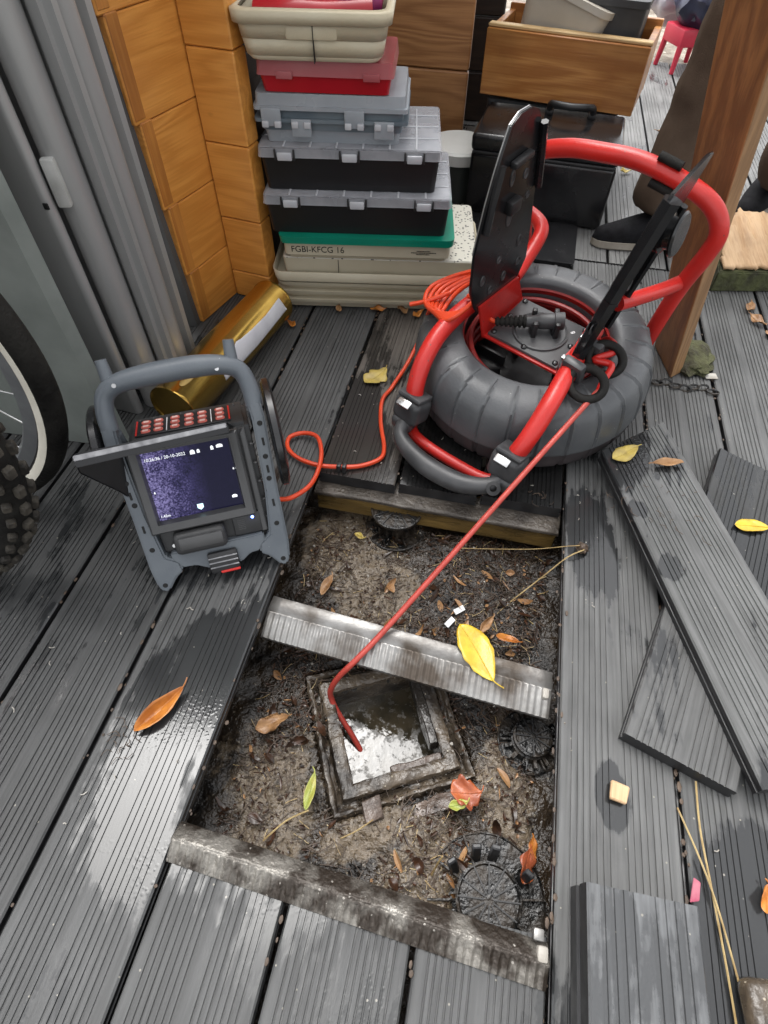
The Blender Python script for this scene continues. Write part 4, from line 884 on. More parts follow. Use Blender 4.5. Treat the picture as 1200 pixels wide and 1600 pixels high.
for p in o.data.polygons:
    if p.normal.x * 0.66 + p.normal.y * -0.72 > 0.85: p.material_index = 1
mbv = o.modifiers.new('bev', 'BEVEL'); mbv.width = 0.003; mbv.segments = 2
b = B(); bmesh.ops.create_icosphere(b.bm, subdivisions=4, radius=1.0)
for v in b.bm.verts:
    c = v.co.copy(); v.co = Vector((c.x * 0.048, c.y * 0.062, c.z * 0.022)) * (1 + 0.25 * noise.noise(c * 2.2) + 0.14 * noise.noise(c * 6)); v.co.z = max(v.co.z, -0.004)
o = b.build('moss_clump', 'moss', t); o.location = (0.045, 0.01, 0.006)
b = B(); 
for k in range(7):
    x = 0.375 + 0.019 * k
    b2 = B(); a = 0.9 if k % 2 else 0.1
    o = b2.tube([(0.012 * math.cos(q), 0.006 * math.sin(q), 0) for q in [2 * math.pi * i / 8 for i in range(8)]], 0.0022, 6, 3, closed=True).build('chain_link', 'muddyblack', t)
    o.location = (x - pc.x, 1.062 + 0.006 * math.sin(k * 1.7) - pc.y, 0.004); o.rotation_euler = (a * 1.2, 0, random.uniform(-0.4, 0.4))
tg = tag(B().box((0, 0, 0), (0.026, 0.018, 0.0015)).build('paper_tag', 'paleb'), 'small pale tag lying by the mossy foot of the post', 'tag'); tg.location = (0.492, 1.112, 0.003); tg.rotation_euler = (0, 0, 0.2)
t = thing('split_log', 'short split log with pale split face resting on the deck right of the post', 'log', (0.62, 1.62, 0.0))
lp = [(-0.088, -0.158), (0.10, -0.118), (0.13, 0.10), (0.08, 0.20), (0.0, 0.17), (-0.06, 0.06)]
b = B(); b.prism(lp, 0.0, 0.052, 0.003); b.build('bark_body', 'bark', t, smooth=40)
b = B(); N_ = 26; vs, fs = [], []
xs = [-0.08 + 0.18 * i / N_ for i in range(N_ + 1)]; ys = [-0.15 + 0.32 * i / N_ for i in range(N_ + 1)]
import mathutils.geometry as mg
idx = {}
def inside(x, y):
    c = False; n = len(lp)
    for i in range(n):
        (x1_, y1_), (x2_, y2_) = lp[i], lp[(i + 1) % n]
        if (y1_ > y) != (y2_ > y) and x < (x2_ - x1_) * (y - y1_) / (y2_ - y1_) + x1_: c = not c
    return c
for j, y in enumerate(ys):
    for i, x in enumerate(xs):
        if inside(x * 1.0, y * 1.0): idx[(i, j)] = len(vs); vs.append((x, y, 0.064 + 0.010 * noise.noise(Vector((x * 60, y * 9, 0))) + 0.004 * noise.noise(Vector((x * 160, y * 30, 3)))))
for j in range(N_):
    for i in range(N_):
        q = [(i, j), (i + 1, j), (i + 1, j + 1), (i, j + 1)]
        if all(k in idx for k in q): fs.append(tuple(idx[k] for k in q))
b.add(vs, fs); o = b.build('split_face', 'endgrain', t, smooth=60); so_ = o.modifiers.new('t', 'SOLIDIFY'); so_.thickness = 0.008

# ================================================================== PERSON
def skin_mesh(name, m, parent, verts, edges, radii, root, sub=2, loc=(0, 0, 0)):
    me = bpy.data.meshes.new(name); me.from_pydata([Vector(v) for v in verts], edges, [])
    o = bpy.data.objects.new(name, me); COL.objects.link(o); o.parent = parent; o.location = loc
    sk = o.modifiers.new('skin', 'SKIN'); sk.use_smooth_shade = True
    if not me.skin_vertices: me.skin_vertices.new()
    for i, r in enumerate(radii):
        sv = me.skin_vertices[0].data[i]; sv.radius = (r, r) if not isinstance(r, tuple) else r; sv.use_root = (i == root)
    if sub: ss = o.modifiers.new('sub', 'SUBSURF'); ss.levels = sub; ss.render_levels = sub
    me.materials.append(M[m]); return o
pr_ = thing('person', 'person in dark brown trousers and black shoes standing behind the leaning post', 'person', (0.55, 1.78, 0.0))
q = lambda x, y, z: (x - 0.55, y - 1.78, z)
V_ = [q(.60, 1.82, .95), q(.52, 1.75, .86), q(.455, 1.70, .66), q(.425, 1.69, .48), q(.408, 1.69, .28), q(.388, 1.69, .14), q(.372, 1.684, .072),
      q(.68, 1.89, .86), q(.715, 1.905, .66), q(.73, 1.91, .48), q(.742, 1.92, .25), q(.745, 1.925, .06), q(.60, 1.82, 1.04)]
E_ = [(0, 1), (1, 2), (2, 3), (3, 4), (4, 5), (5, 6), (0, 7), (7, 8), (8, 9), (9, 10), (10, 11), (0, 12)]
tr = skin_mesh('trousers', 'trouser', pr_, V_, E_, [.13, .115, .105, .090, .080, .074, .066, .115, .105, .092, .088, .080, .14], 0)
dm = bpy.data.textures.new('cloth_folds', 'CLOUDS'); dm.noise_scale = 0.07
d_ = tr.modifiers.new('folds', 'DISPLACE'); d_.texture = dm; d_.strength = 0.02; d_.mid_level = 0.5; d_.texture_coords = 'GLOBAL'
V_ = [q(.60, 1.82, 1.0), q(.60, 1.82, 1.2), q(.60, 1.82, 1.40), q(.59, 1.82, 1.50), q(.58, 1.815, 1.60), q(.575, 1.815, 1.70), q(.56, 1.68, 1.40), q(.53, 1.62, 1.14), q(.42, 1.66, .98), q(.37, 1.69, .95),
      q(.64, 1.97, 1.40), q(.66, 2.03, 1.14), q(.58, 2.02, .96), q(.55, 2.01, .92)]
E_ = [(0, 1), (1, 2), (2, 3), (3, 4), (4, 5), (2, 6), (6, 7), (7, 8), (8, 9), (2, 10), (10, 11), (11, 12), (12, 13)]
skin_mesh('body', 'jacket', pr_, V_, E_, [.14, .14, .15, .06, .085, .07, .07, .052, .042, .04, .07, .052, .042, .04], 0)
for nm, (cx_, cy_, cz_), (rx, ry, rz_), m_ in (('face', (.565, 1.814, 1.63), (.085, .07, .11), 'skin'), ('hair', (.59, 1.816, 1.675), (.092, .080, .085), 'hair')):
    b = B(); bmesh.ops.create_icosphere(b.bm, subdivisions=3, radius=1.0)
    for v in b.bm.verts: v.co = Vector((v.co.x * rx, v.co.y * ry, v.co.z * rz_))
    o = b.build(nm, m_, pr_); o.location = q(cx_, cy_, cz_)
def hand(x, y, z):
    vs = [(0, 0, 0), (-.012, 0, -.03), (-.02, 0, -.075)]; es = [(0, 1), (1, 2)]; rs = [.022, .030, .030]
    for f, L in ((-.024, .062), (-.008, .072), (.008, .068), (.024, .052)):
        k = len(vs); vs += [(-.024, f, -.09), (-.035, f, -.09 - L * .55), (-.028, f, -.09 - L)]; es += [(2, k), (k, k + 1), (k + 1, k + 2)]; rs += [.0095, .009, .008]
    k = len(vs); vs += [(-.03, -.03, -.04), (-.042, -.04, -.07)]; es += [(1, k), (k, k + 1)]; rs += [.011, .009]
    skin_mesh('hand', 'skin', pr_, vs, es, rs, 0, 1, q(x, y, z))
hand(.355, 1.695, .955); hand(.535, 2.005, .925)
def shoe(toe, heel, parent, w=0.086):
    tv, hv = Vector(toe), Vector(heel); d = (tv - hv); L = d.length; ang_ = math.atan2(d.y, d.x)
    s = bpy.data.objects.new('shoe', None); COL.objects.link(s); s.parent = parent; s.location = (heel[0] - .55, heel[1] - 1.78, 0.0); s.rotation_euler = (0, 0, ang_)
    def outline(t):                                    # half widths at fraction t from heel to toe
        return w * (0.36 + 0.16 * math.sin(math.pi * min(1, t * 1.15)) ** 1.0) * (1 if t < 0.82 else math.sqrt(max(0, 1 - ((t - 0.82) / 0.18) ** 2))) * (math.sqrt(1 - ((0.12 - t) / 0.12) ** 2) if t < 0.12 else 1)
    K = 26; P = []
    for i in range(K + 1): t = i / K; P.append((t * L, max(outline(t), 0.002)))
    poly = [(x, -h) for x, h in P] + [(x, h) for x, h in reversed(P)]
    b = B(); b.prism(poly, 0.0, 0.024, 0.004); b.build('sole', 'sole', s)
    vs, fs = [], []; n = 16
    for i in range(K + 1):
        t = i / K; hw = max(outline(t) - 0.003, 0.001); hgt = 0.024 + (0.058 if t < 0.42 else 0.058 - 0.030 * min(1, (t - 0.42) / 0.40)) * (math.sqrt(max(0, 1 - ((t - 0.80) / 0.20) ** 2)) if t > 0.80 else 1) * (math.sqrt(max(0.0, 1 - ((0.06 - t) / 0.06) ** 2)) if t < 0.06 else 1)
        for j in range(n + 1):
            a = math.pi * j / n; vs.append((t * L, -hw * math.copysign(abs(math.cos(a)) ** 0.6, math.cos(a)), 0.020 + (hgt - 0.020) * math.sin(a) ** 0.75))
    for i in range(K):
        for j in range(n): c = i * (n + 1) + j; fs.append((c, c + n + 1, c + n + 2, c + 1))
    b = B(); b.add(vs, fs); b.build('upper', 'shoe', s, smooth=60)
    return s
shoe((0.238, 1.632, 0), (0.492, 1.700, 0), pr_); shoe((0.655, 1.850, 0), (0.79, 2.08, 0), pr_)

# ================================================================== PIPE INSPECTION REEL
RA, RB, RN = Vector((0.88512875, -0.46288696, -0.0477783)), Vector((0.4653093, 0.87908789, 0.10340089)), Vector((-0.0058616, -0.11375478, 0.99349157))
RO = Vector((0.0939, 0.9612, 0.0961))
HB = 0.075
reel = thing('cable_reel', 'red tube framed camera reel with grey tyre drum lying on the deck', 'cable reel', mtx=basis(RA, RB, RN, RO - RN * HB))
def rw(a, b_, n): return RO + RA * a + RB * b_ + RN * n
Z = lambda p: (p[0], p[1], p[2] + HB)
NR = 26; SEG = NR * 16
prof = [(0.150, 0.004), (0.196, 0.002), (0.211, 0.010), (0.2185, 0.030), (0.2195, 0.052), (0.2215, 0.055), (0.2220, 0.060), (0.2200, 0.080), (0.2170, 0.100), (0.2125, 0.119), (0.2040, 0.1350), (0.190, 0.1450), (0.173, 0.1496), (0.155, 0.1505), (0.1455, 0.1490), (0.1395, 0.144), (0.1375, 0.138), (0.1375, 0.02)]
def mod(i, k, r, z):
    sw = {6: 0, 7: 0, 8: 0, 9: 0, 10: 0, 11: 1, 12: 2}.get(k)
    if sw is None:
        if 2 <= k <= 4 and i % 16 in (0, 1): return r - 0.004, z
        return r, z
    j = (i + sw) % 16
    if j == 0: return r - (0.0022 if k <= 10 else 0.0009), z - (0.0019 if k >= 10 else 0.0008)
    if j == 1: return r + (0.0018 if k <= 10 else 0.0006), z + (0.0018 if k >= 9 else 0.0005)
    return r, z
b = B(); b.lathe([(r * 1.022 if r > 0.16 else r, z) for r, z in prof], SEG, mod=mod); dr = b.build('drum_tyre', 'drum', reel, smooth=32)
dr.data.materials.append(M['drumlow'])
for p in dr.data.polygons:
    if p.center.z < 0.053 and (p.center.x ** 2 + p.center.y ** 2) ** .5 > 0.18: p.material_index = 1
B().lathe([(0, 0.018), (0.139, 0.018), (0.139, 0.024), (0, 0.024)], 48).build('drum_back', 'blackpl', reel)
for k in range(10):
    a = 2 * math.pi * k / 10
    B().box((0.095 * math.cos(a), 0.095 * math.sin(a), 0.034), (0.085, 0.008, 0.022), 0.002, 2, rot=(0, 0, a)).build('drum_rib', 'blackpl', reel)
for k in range(9):
    r_ = 0.128 - 0.0035 * (k % 3); z_ = 0.040 + 0.0095 * k
    o = B().tube([(r_ * math.cos(a), r_ * math.sin(a), z_ + 0.002 * math.sin(2 * a + k)) for a in [2 * math.pi * i / 24 for i in range(24)]], 0.0052, 8, 3, closed=True).build('rod_coil', 'reddark', reel)
B().lathe([(0.1370, 0.118), (0.134, 0.128), (0.1370, 0.131)], 80).build('inner_rim', 'reddark', reel)
# hub plate between the side plates
hc = Vector((0.0, 0.010))
def rbox(nm, m, c, d, bev=0.002, parent=None, **k):
    return B().box(Z(c), d, bev, **k).build(nm, m, parent or reel)
rbox('red_bracket', 'red', (hc.x, hc.y, 0.0490), (0.166, 0.134, 0.006))
M['hubgrey'] = mat('hub_plate_grey', (0.060, 0.061, 0.063), (0.085, 0.086, 0.088), 0.34, 0.48, 24, specks=((0.2, 0.2, 0.2), 200, 0.12, 0.05))
hp = rbox('hub_plate', 'hubgrey', (hc.x, hc.y, 0.0555), (0.148, 0.124, 0.006), 0.001)
for sx in (-1, 0, 1):
    for sy in (-1, 0, 1):
        if sx or sy: B().lathe([(0.0055, 0), (0.0055, 0.003), (0.003, 0.005), (0, 0.005)], 14, Matrix.Translation(Z((hc.x + sx * 0.066, hc.y + sy * 0.054, 0.0582)))).build('bolt', 'blackgl', hp)
b = B(); b.lathe([(0.052, 0.0), (0.052, 0.004), (0.049, 0.005), (0.046, 0.002), (0.0, 0.002)], 40, Matrix.Translation(Z((hc.x + 0.002, hc.y, 0.0582)))); b.build('hub_boss', 'hubgrey', hp)
T_ = Matrix.Translation(Z((hc.x + 0.055, hc.y + 0.038, 0.0587))); text('8', 0.012, 'white', 'plate_mark', hp, T_ @ Matrix.Rotation(rad(150), 4, 'Z'))
# plug in the hub
pd = Vector((0.93, 0.37, 0)).normalized()
p0 = Vector((-0.072, -0.036, 0.074)); p1 = Vector((-0.02, 0.0, 0.078))
b = B(); n_ = 9
b.tube([Z(p0), Z(p0.lerp(p1, 0.5)), Z(p1)], [0.0055, 0.0075, 0.009], 12, 4); sr = b.build('strain_relief', 'blackrub', hp)
for k in range(7):
    c = p0.lerp(p1, 0.08 + 0.13 * k); b = B(); b.tube([Z(c - (p1 - p0).normalized() * 0.0022), Z(c + (p1 - p0).normalized() * 0.0022)], 0.0085 + 0.0006 * k, 12, 1); b.build('relief_ring', 'blackrub', sr)
p2 = p1 + (p1 - p0).normalized() * 0.062
b = B(); b.tube([Z(p1 - (p1 - p0).normalized() * 0.006), Z(p1.lerp(p2, 0.25)), Z(p1.lerp(p2, 0.3)), Z(p1.lerp(p2, 0.7)), Z(p1.lerp(p2, 0.72)), Z(p2)], [0.010, 0.012, 0.0145, 0.0145, 0.0165, 0.016], 16, 1); b.build('connector', 'clamp', hp)
for f_, w_ in ((0.15, 0.012), (0.8, 0.014)):
    c = p1.lerp(p2, f_)
    rbox('saddle_block', 'blackpl', (c.x, c.y - 0.001, 0.066), (0.030, w_, 0.018), 0.003, hp, rot=(0, 0, 2.2))
    for s_ in (-1, 1):
        o = Vector((-0.55, 0.83, 0)) * 0.019 * s_
        rbox('saddle_post', 'blackpl', (c.x + o.x, c.y + o.y, 0.074), (0.009, 0.010, 0.034), 0.002, hp, rot=(0, 0, 0.6))
# side plates
def plate(side, poly, holes, nm='side_plate'):
    """plate outlined in (b, n); a = side * (0.085 + lean * (n - 0.05))"""
    lean = 0.005 if side < 0 else 0.155; a0 = 0.085 if side < 0 else 0.092
    th = 0.005
    def P(b_, n, o): return Z((side * (a0 + lean * (n - 0.05)) + o, b_, n))
    N = len(poly); b = B()
    b.add([P(p[0], p[1], -th / 2) for p in poly] + [P(p[0], p[1], th / 2) for p in poly], [(i, (i + 1) % N, N + (i + 1) % N, N + i) for i in range(N)] + [tuple(range(N - 1, -1, -1)), tuple(range(N, 2 * N))])
    bmesh.ops.recalc_face_normals(b.bm, faces=b.bm.faces); bmesh.ops.bevel(b.bm, geom=list(b.bm.edges), offset=0.0012, segments=2, affect='EDGES')
    o = b.build(nm, 'blackgl', reel)
    for (hb_, hn, rx, ry) in holes:
        for s_ in (-1, 1):
            q_ = B(); c = Vector(P(hb_, hn, s_ * (th / 2 + 0.0006)))
            q_.lathe([(rx + 0.002, -0.0006), (rx + 0.0015, 0.0008), (rx, 0.0006), (rx * 0.9, -0.0004), (0, -0.0004)], 16, Matrix.Translation(c) @ Matrix.Rotation(rad(90), 4, 'Y') @ Matrix.Diagonal((ry / rx, 1, s_, 1)))
            q_.build('slot', 'clamp', o)
    return o, P
holes = [(-0.055, 0.15, 0.005, 0.006), (-0.015, 0.155, 0.005, 0.007), (0.03, 0.16, 0.006, 0.006), (-0.085, 0.185, 0.005, 0.007), (-0.04, 0.20, 0.005, 0.005), (0.02, 0.205, 0.005, 0.008), (-0.03, 0.27, 0.006, 0.012), (0.0, 0.325, 0.005, 0.006), (-0.04, 0.335, 0.004, 0.009), (0.018, 0.285, 0.004, 0.004)]
lp_, LP = plate(-1, [(-0.085, 0.118), (0.034, 0.108), (0.062, 0.150), (0.055, 0.21), (0.038, 0.31), (0.024, 0.385), (0.008, 0.410), (-0.018, 0.422), (-0.045, 0.424), (-0.066, 0.415), (-0.080, 0.385), (-0.090, 0.36), (-0.103, 0.32), (-0.120, 0.25), (-0.118, 0.18), (-0.100, 0.14)], holes)
def pstrip(P, pts, w, off, nm, par, m='blackgl'):
    b = B()
    for (a_, c_) in zip(pts[:-1], pts[1:]):
        b.tube([P(a_[0], a_[1], off), P(c_[0], c_[1], off)], w, 6, 1)
    return b.build(nm, m, par)
pstrip(LP, [(-0.120, 0.25), (-0.103, 0.32), (-0.090, 0.36), (-0.080, 0.385), (-0.066, 0.415), (-0.045, 0.424), (-0.018, 0.422)], 0.0011, -0.002, 'worn_edge', lp_, 'steel')
pstrip(LP, [(-0.083, 0.372), (-0.094, 0.33), (-0.104, 0.28)], 0.006, 0.008, 'edge_flange', lp_)
pstrip(LP, [(0.018, 0.392), (0.030, 0.34), (0.040, 0.29)], 0.006, 0.008, 'edge_flange', lp_)
rbox('latch_block', 'blackpl', (-0.078, -0.032, 0.292), (0.014, 0.030, 0.022), 0.004, lp_); rbox('latch_block', 'blackpl', (-0.078, -0.03, 0.36), (0.012, 0.05, 0.010), 0.003, lp_)
rp_, RP = plate(1, [(-0.058, 0.052), (0.052, 0.040), (0.062, 0.10), (0.066, 0.20), (0.064, 0.34), (0.058, 0.405), (0.035, 0.412), (-0.02, 0.405), (-0.052, 0.398), (-0.064, 0.36), (-0.066, 0.22), (-0.064, 0.10)], [(hb + 0.01, hn, rx, ry) for hb, hn, rx, ry in holes])
pstrip(RP, [(-0.056, 0.075), (-0.064, 0.24), (-0.052, 0.392)], 0.0125, 0.004, 'edge_flange', rp_)
pstrip(RP, [(0.05, 0.10), (0.06, 0.22), (0.058, 0.33)], 0.006, 0.006, 'edge_flange', rp_)
o = B().lathe([(0, -0.010), (0.026, -0.010), (0.029, -0.006), (0.029, 0.0), (0.022, 0.003), (0.021, 0.012), (0.030, 0.014), (0.031, 0.017), (0.028, 0.020), (0, 0.020)], 32, Matrix.Translation(RP(0.020, 0.310, 0.010)) @ Matrix.Rotation(rad(81), 4, 'Y')).build('mount_disc', 'blackgl', rp_)
# red flanges joining plates and bracket
for sd_, quad in ((-1, [(-0.058, 0.046), (0.080, 0.046), (0.040, 0.122), (-0.088, 0.135)]), (1, [(-0.060, 0.046), (0.076, 0.046), (0.060, 0.085), (-0.060, 0.085)])):
    a_ = sd_ * 0.0805; b = B(); N = 4
    b.add([Z((a_ - 0.002, p[0], p[1])) for p in quad] + [Z((a_ + 0.002, p[0], p[1])) for p in quad], [(i, (i + 1) % 4, 4 + (i + 1) % 4, 4 + i) for i in range(4)] + [(3, 2, 1, 0), (4, 5, 6, 7)])
    b.build('red_flange', 'red', reel, smooth=0)
# tubes
TR = 0.0150
arch = [(-0.150, 0.212, -0.055), (-0.158, 0.208, 0.01), (-0.168, 0.203, 0.115), (-0.186, 0.20, 0.205), (-0.170, 0.20, 0.248), (-0.115, 0.20, 0.273), (-0.055, 0.20, 0.285), (0.02, 0.20, 0.293), (0.105, 0.20, 0.283), (0.155, 0.20, 0.265), (0.180, 0.20, 0.232), (0.178, 0.20, 0.190), (0.163, 0.203, 0.117), (0.152, 0.210, 0.010), (0.148, 0.212, -0.055)]
B().tube([Z(p) for p in arch], TR, 16, 6).build('frame_arch', 'red', reel)
B().tube([Z(p) for p in ((0.160, 0.200, 0.128), (0.146, 0.150, 0.136), (0.124, 0.080, 0.150), (0.110, 0.040, 0.158))], 0.0130, 14, 6).build('frame_stub', 'red', reel)
B().tube([Z(p) for p in ((-0.172, 0.200, 0.140), (-0.130, 0.185, 0.138), (-0.112, 0.165, 0.128), (-0.104, 0.10, 0.105), (-0.10, 0.062, 0.10))], 0.0140, 14, 6).build('frame_stub', 'red', reel)
lt = [(-0.094, 0.035, 0.112), (-0.110, -0.010, 0.106), (-0.118, -0.085, 0.104), (-0.118, -0.150, 0.098), (-0.112, -0.200, 0.076), (-0.105, -0.230, 0.045), (-0.100, -0.241, 0.020)]
B().tube([Z(p) for p in lt], 0.0160, 16, 6).build('front_tube', 'red', reel)
rt = [(0.088, 0.045, 0.085), (0.100, -0.03, 0.098), (0.108, -0.090, 0.100), (0.118, -0.155, 0.094), (0.121, -0.198, 0.070), (0.118, -0.225, 0.042), (0.112, -0.238, 0.018)]
B().tube([Z(p) for p in rt], 0.0160, 16, 6).build('front_tube', 'red', reel)
for (a, bb_, n, sg) in ((-0.100, -0.246, 0.002, -1), (0.108, -0.242, 0.002, 1)):
    k_ = rbox('handle_clamp', 'clamp', (a, bb_, n), (0.060, 0.050, 0.052), 0.014, None, seg=4, rot=(rad(-18), 0, rad(5 * sg)))
    rbox('clamp_collar', 'clamp', (a + 0.001, bb_ + 0.008, n + 0.026), (0.052, 0.046, 0.010), 0.005, k_, rot=(rad(-25), 0, 0))
    rbox('clamp_steel', 'steel', (a - 0.004, bb_ - 0.016, n + 0.0235), (0.028, 0.020, 0.008), 0.0015, k_, rot=(rad(18), 0, 0))
    rbox('clamp_tail', 'clamp', (a + 0.006 * sg, bb_ - 0.012, n - 0.028), (0.044, 0.042, 0.032), 0.010, k_, seg=3)
grip = [(-0.100, -0.262, -0.018), (-0.094, -0.288, -0.028), (-0.066, -0.303, -0.034), (-0.015, -0.312, -0.036), (0.042, -0.308, -0.036), (0.082, -0.294, -0.032), (0.104, -0.276, -0.026), (0.110, -0.258, -0.018)]
B().tube([Z(p) for p in grip], [0.013, 0.0135, 0.016, 0.0185, 0.0185, 0.016, 0.0135, 0.013], 16, 6).build('handle_grip', 'clamp', reel)
B().lathe([(0.012, -0.006), (0.0125, 0.006), (0.006, 0.007), (0.005, 0.0)], 20, Matrix.Translation(Z((0.112, -0.286, -0.022))) @ Euler((0.6, 0.2, 0)).to_matrix().to_4x4()).build('handle_eye', 'blackpl', reel)
B().tube([Z(p) for p in ((-0.112, -0.215, -0.046), (-0.098, -0.248, -0.053), (-0.06, -0.262, -0.055), (0.02, -0.263, -0.055), (0.085, -0.255, -0.053), (0.108, -0.22, -0.046))], 0.0105, 12, 6).build('lower_tube', 'red', reel)
# cushions on the arch
for dz_ in (0.022, -0.020):
    B().tube([Z((0.045, 0.195, 0.291 + dz_)), Z((0.085, 0.195, 0.286 + dz_))], 0.0075, 10, 1).build('rubber_sleeve', 'blackrub', reel)
rbox('tube_strap', 'blackpl', (-0.112, -0.022, 0.107), (0.050, 0.020, 0.046), 0.010, None, seg=3)
# rod guide : two linked loops with clamps
gc = [Vector((0.146, -0.096, 0.102)), Vector((0.144, -0.034, 0.108))]
for k, c in enumerate(gc):
    R_ = Euler((rad(35), rad(8), rad(12))).to_matrix()
    b = B(); b.tube([Z(c + R_ @ Vector((0.029 * math.cos(a), 0.025 * math.sin(a), 0.0))) for a in [2 * math.pi * i / 14 for i in range(14)]], 0.0075, 12, 4, closed=True); gl = b.build('guide_ring', 'blackrub', reel)
    rbox('guide_clamp', 'clamp', (0.113, c.y + 0.010, 0.106), (0.042, 0.018, 0.042), 0.006, gl, rot=(0.2, 0, -0.1)); rbox('guide_buckle', 'steel', (0.093, c.y + 0.006, 0.112), (0.008, 0.010, 0.030), 0.002, gl)
B().tube([Z(p) for p in ((0.10, 0.03, 0.05), (0.120, 0.02, 0.10), (0.150, -0.01, 0.113), (0.130, -0.045, 0.108), (0.160, -0.045, 0.113), (0.165, -0.075, 0.106), (0.167, -0.087, 0.090))], 0.0058, 10, 6).build('rod_loop', 'red', reel)

# ---- long push rod from the guide into the chamber
pa = rw(0.166, -0.086, 0.092); pm = Vector((-0.071, 0.386, -0.011))
pts = [pa, pa.lerp(pm, 0.33) + Vector((0, 0, 0.001)), pa.lerp(pm, 0.66), pm, Vector((-0.106, 0.334, -0.028)), Vector((-0.130, 0.315, -0.062)), Vector((-0.142, 0.304, -0.095)), Vector((-0.141, 0.298, -0.118)), Vector((-0.128, 0.285, -0.140)), Vector((-0.098, 0.262, -0.172)), Vector((-0.080, 0.247, -0.196))]
tag(B().tube(pts, 0.0047, 10, 6).build('push_rod', 'rod'), 'long straight red push rod running from the reel guide down into the drain water', 'push rod')
# ---- orange cable : coil on the reel, loose run to the monitor, plug lead
def Wd(p): return rw(*p)
b = B()
for k in range(6):
    o = 0.0105 * k - 0.01; w_ = random.uniform(-0.003, 0.003)
    lp2 = [(-0.098, -0.010 + 0.2 * o, 0.150), (-0.135 - 0.5 * o, -0.012 + w_, 0.128), (-0.164 - 1.0 * o, -0.048 + w_, 0.104 - 0.15 * o), (-0.156 - 0.8 * o, -0.098, 0.100), (-0.132 - 0.4 * o, -0.128 + 0.2 * o, 0.110), (-0.106, -0.118 + 0.3 * o, 0.124), (-0.093, -0.070 + 0.3 * o, 0.142)]
    b.tube([Wd(p) for p in lp2], 0.0042, 9, 6, closed=True)
c1 = b.build('orange_cable', 'orange')
lead = [(x, y, z) for x, y, z in ((-0.133, 1.062, 0.055), (-0.150, 1.0, 0.02), (-0.172, 0.92, 0.006), (-0.183, 0.875, 0.006), (-0.172, 0.81, 0.006), (-0.152, 0.748, 0.006), (-0.153, 0.716, 0.006), (-0.185, 0.690, 0.006), (-0.225, 0.677, 0.008), (-0.262, 0.672, 0.009), (-0.300, 0.680, 0.009), (-0.328, 0.700, 0.010), (-0.334, 0.728, 0.010), (-0.312, 0.745, 0.010), (-0.282, 0.738, 0.014), (-0.262, 0.700, 0.018), (-0.254, 0.655, 0.020), (-0.258, 0.610, 0.022), (-0.280, 0.570, 0.030), (-0.300, 0.548, 0.05))]
st_ = [Wd((-0.140, -0.115, 0.108)), Wd((-0.175, -0.10, 0.090))]
B().tube([tuple(v) for v in st_] + lead, 0.0043, 9, 6).build('loose_run', 'orange', c1)
B().tube([Wd((-0.118, -0.07, 0.13)), Wd((-0.10, -0.058, 0.118)), Wd((-0.085, -0.045, 0.085)), Wd((-0.072, -0.036, 0.074))], 0.0042, 9, 6).build('plug_lead', 'orange', c1)
B().tube([Wd((-0.155, -0.07, 0.118)), Wd((-0.19, -0.10, 0.100)), Wd((-0.212, -0.115, 0.092))], 0.0042, 9, 6).build('loose_end', 'orange', c1)
tag(c1, 'orange cable coiled on the reel frame with a loop running over to the monitor', 'cable')
for k, x in enumerate((-0.222, -0.212)):
    o = B().box((0, 0, 0), (0.008, 0.012, 0.018), 0.002).build('cable_tie', 'blackpl', c1); o.location = (x, 0.676, 0.008)

# ================================================================== MONITOR
ME1, ME2, MN = Vector((0.88012831, 0.47473588, 0)), Vector((-0.23736794, 0.44006416, 0.8660254)), Vector((0.41113333, -0.76221348, 0.5))
mon = thing('inspection_monitor', 'grey framed inspection monitor showing a purple camera picture on the deck', 'monitor', mtx=basis(ME1, ME2, MN, (-0.3405, 0.4175, 0.0)))
for s_ in (-1, 1):
    poly = [(0.088, 0.001), (0.098, 0.000), (0.104, 0.012), (0.1075, 0.040), (0.1085, 0.13), (0.1125, 0.245), (0.1105, 0.268), (0.092, 0.268), (0.0935, 0.245), (0.0885, 0.13), (0.080, 0.058), (0.062, 0.046), (0.060, 0.030), (0.074, 0.020)]
    b = B(); b.prism([(s_ * x, y) for x, y in poly], -0.014, 0.010, 0.003); r_ = b.build('side_rail', 'frame', mon)
    for y in (0.012, 0.075, 0.150, 0.185, 0.236): B().lathe([(0.0, 0.0), (0.0034, 0.0), (0.0040, -0.0006)], 14, Matrix.Translation((s_ * (0.0965 + (y - 0.1) * 0.05 if y > 0.03 else 0.093), y, 0.0108))).build('bolt_hole', 'hole', r_)
    for y in (0.110, 0.165, 0.208): B().box((s_ * (0.097 + (y - 0.1) * 0.05), y, 0.0104), (0.0034, 0.012, 0.0008), 0.0003, 1).build('slot', 'hole', r_)
    # rear leg that carries the leaning frame
    B().tube([(s_ * 0.098, 0.255, -0.012), (s_ * 0.100, 0.20, -0.07), (s_ * 0.100, 0.118, -0.178)], 0.009, 10, 4).build('rear_leg', 'frame', mon)
    B().lathe([(0, -0.007), (0.080, -0.007), (0.085, -0.004), (0.085, 0.004), (0.080, 0.007), (0.060, 0.009), (0, 0.009)], 44, Matrix.Translation((s_ * 0.1235, 0.205 if s_ > 0 else 0.232, -0.045)) @ Matrix.Rotation(rad(90) * s_, 4, 'Y') @ Matrix.Diagonal((1, 1, 1, 1) if s_ > 0 else (0.72, 0.72, 1, 1))).build('cable_wrap_disc', 'blackgl', mon)
    B().tube([(s_ * 0.083, 0.318, -0.004), (s_ * 0.0855, 0.357, -0.004)], [0.010, 0.0078], 12, 1).build('handle_peg', 'frame', mon)
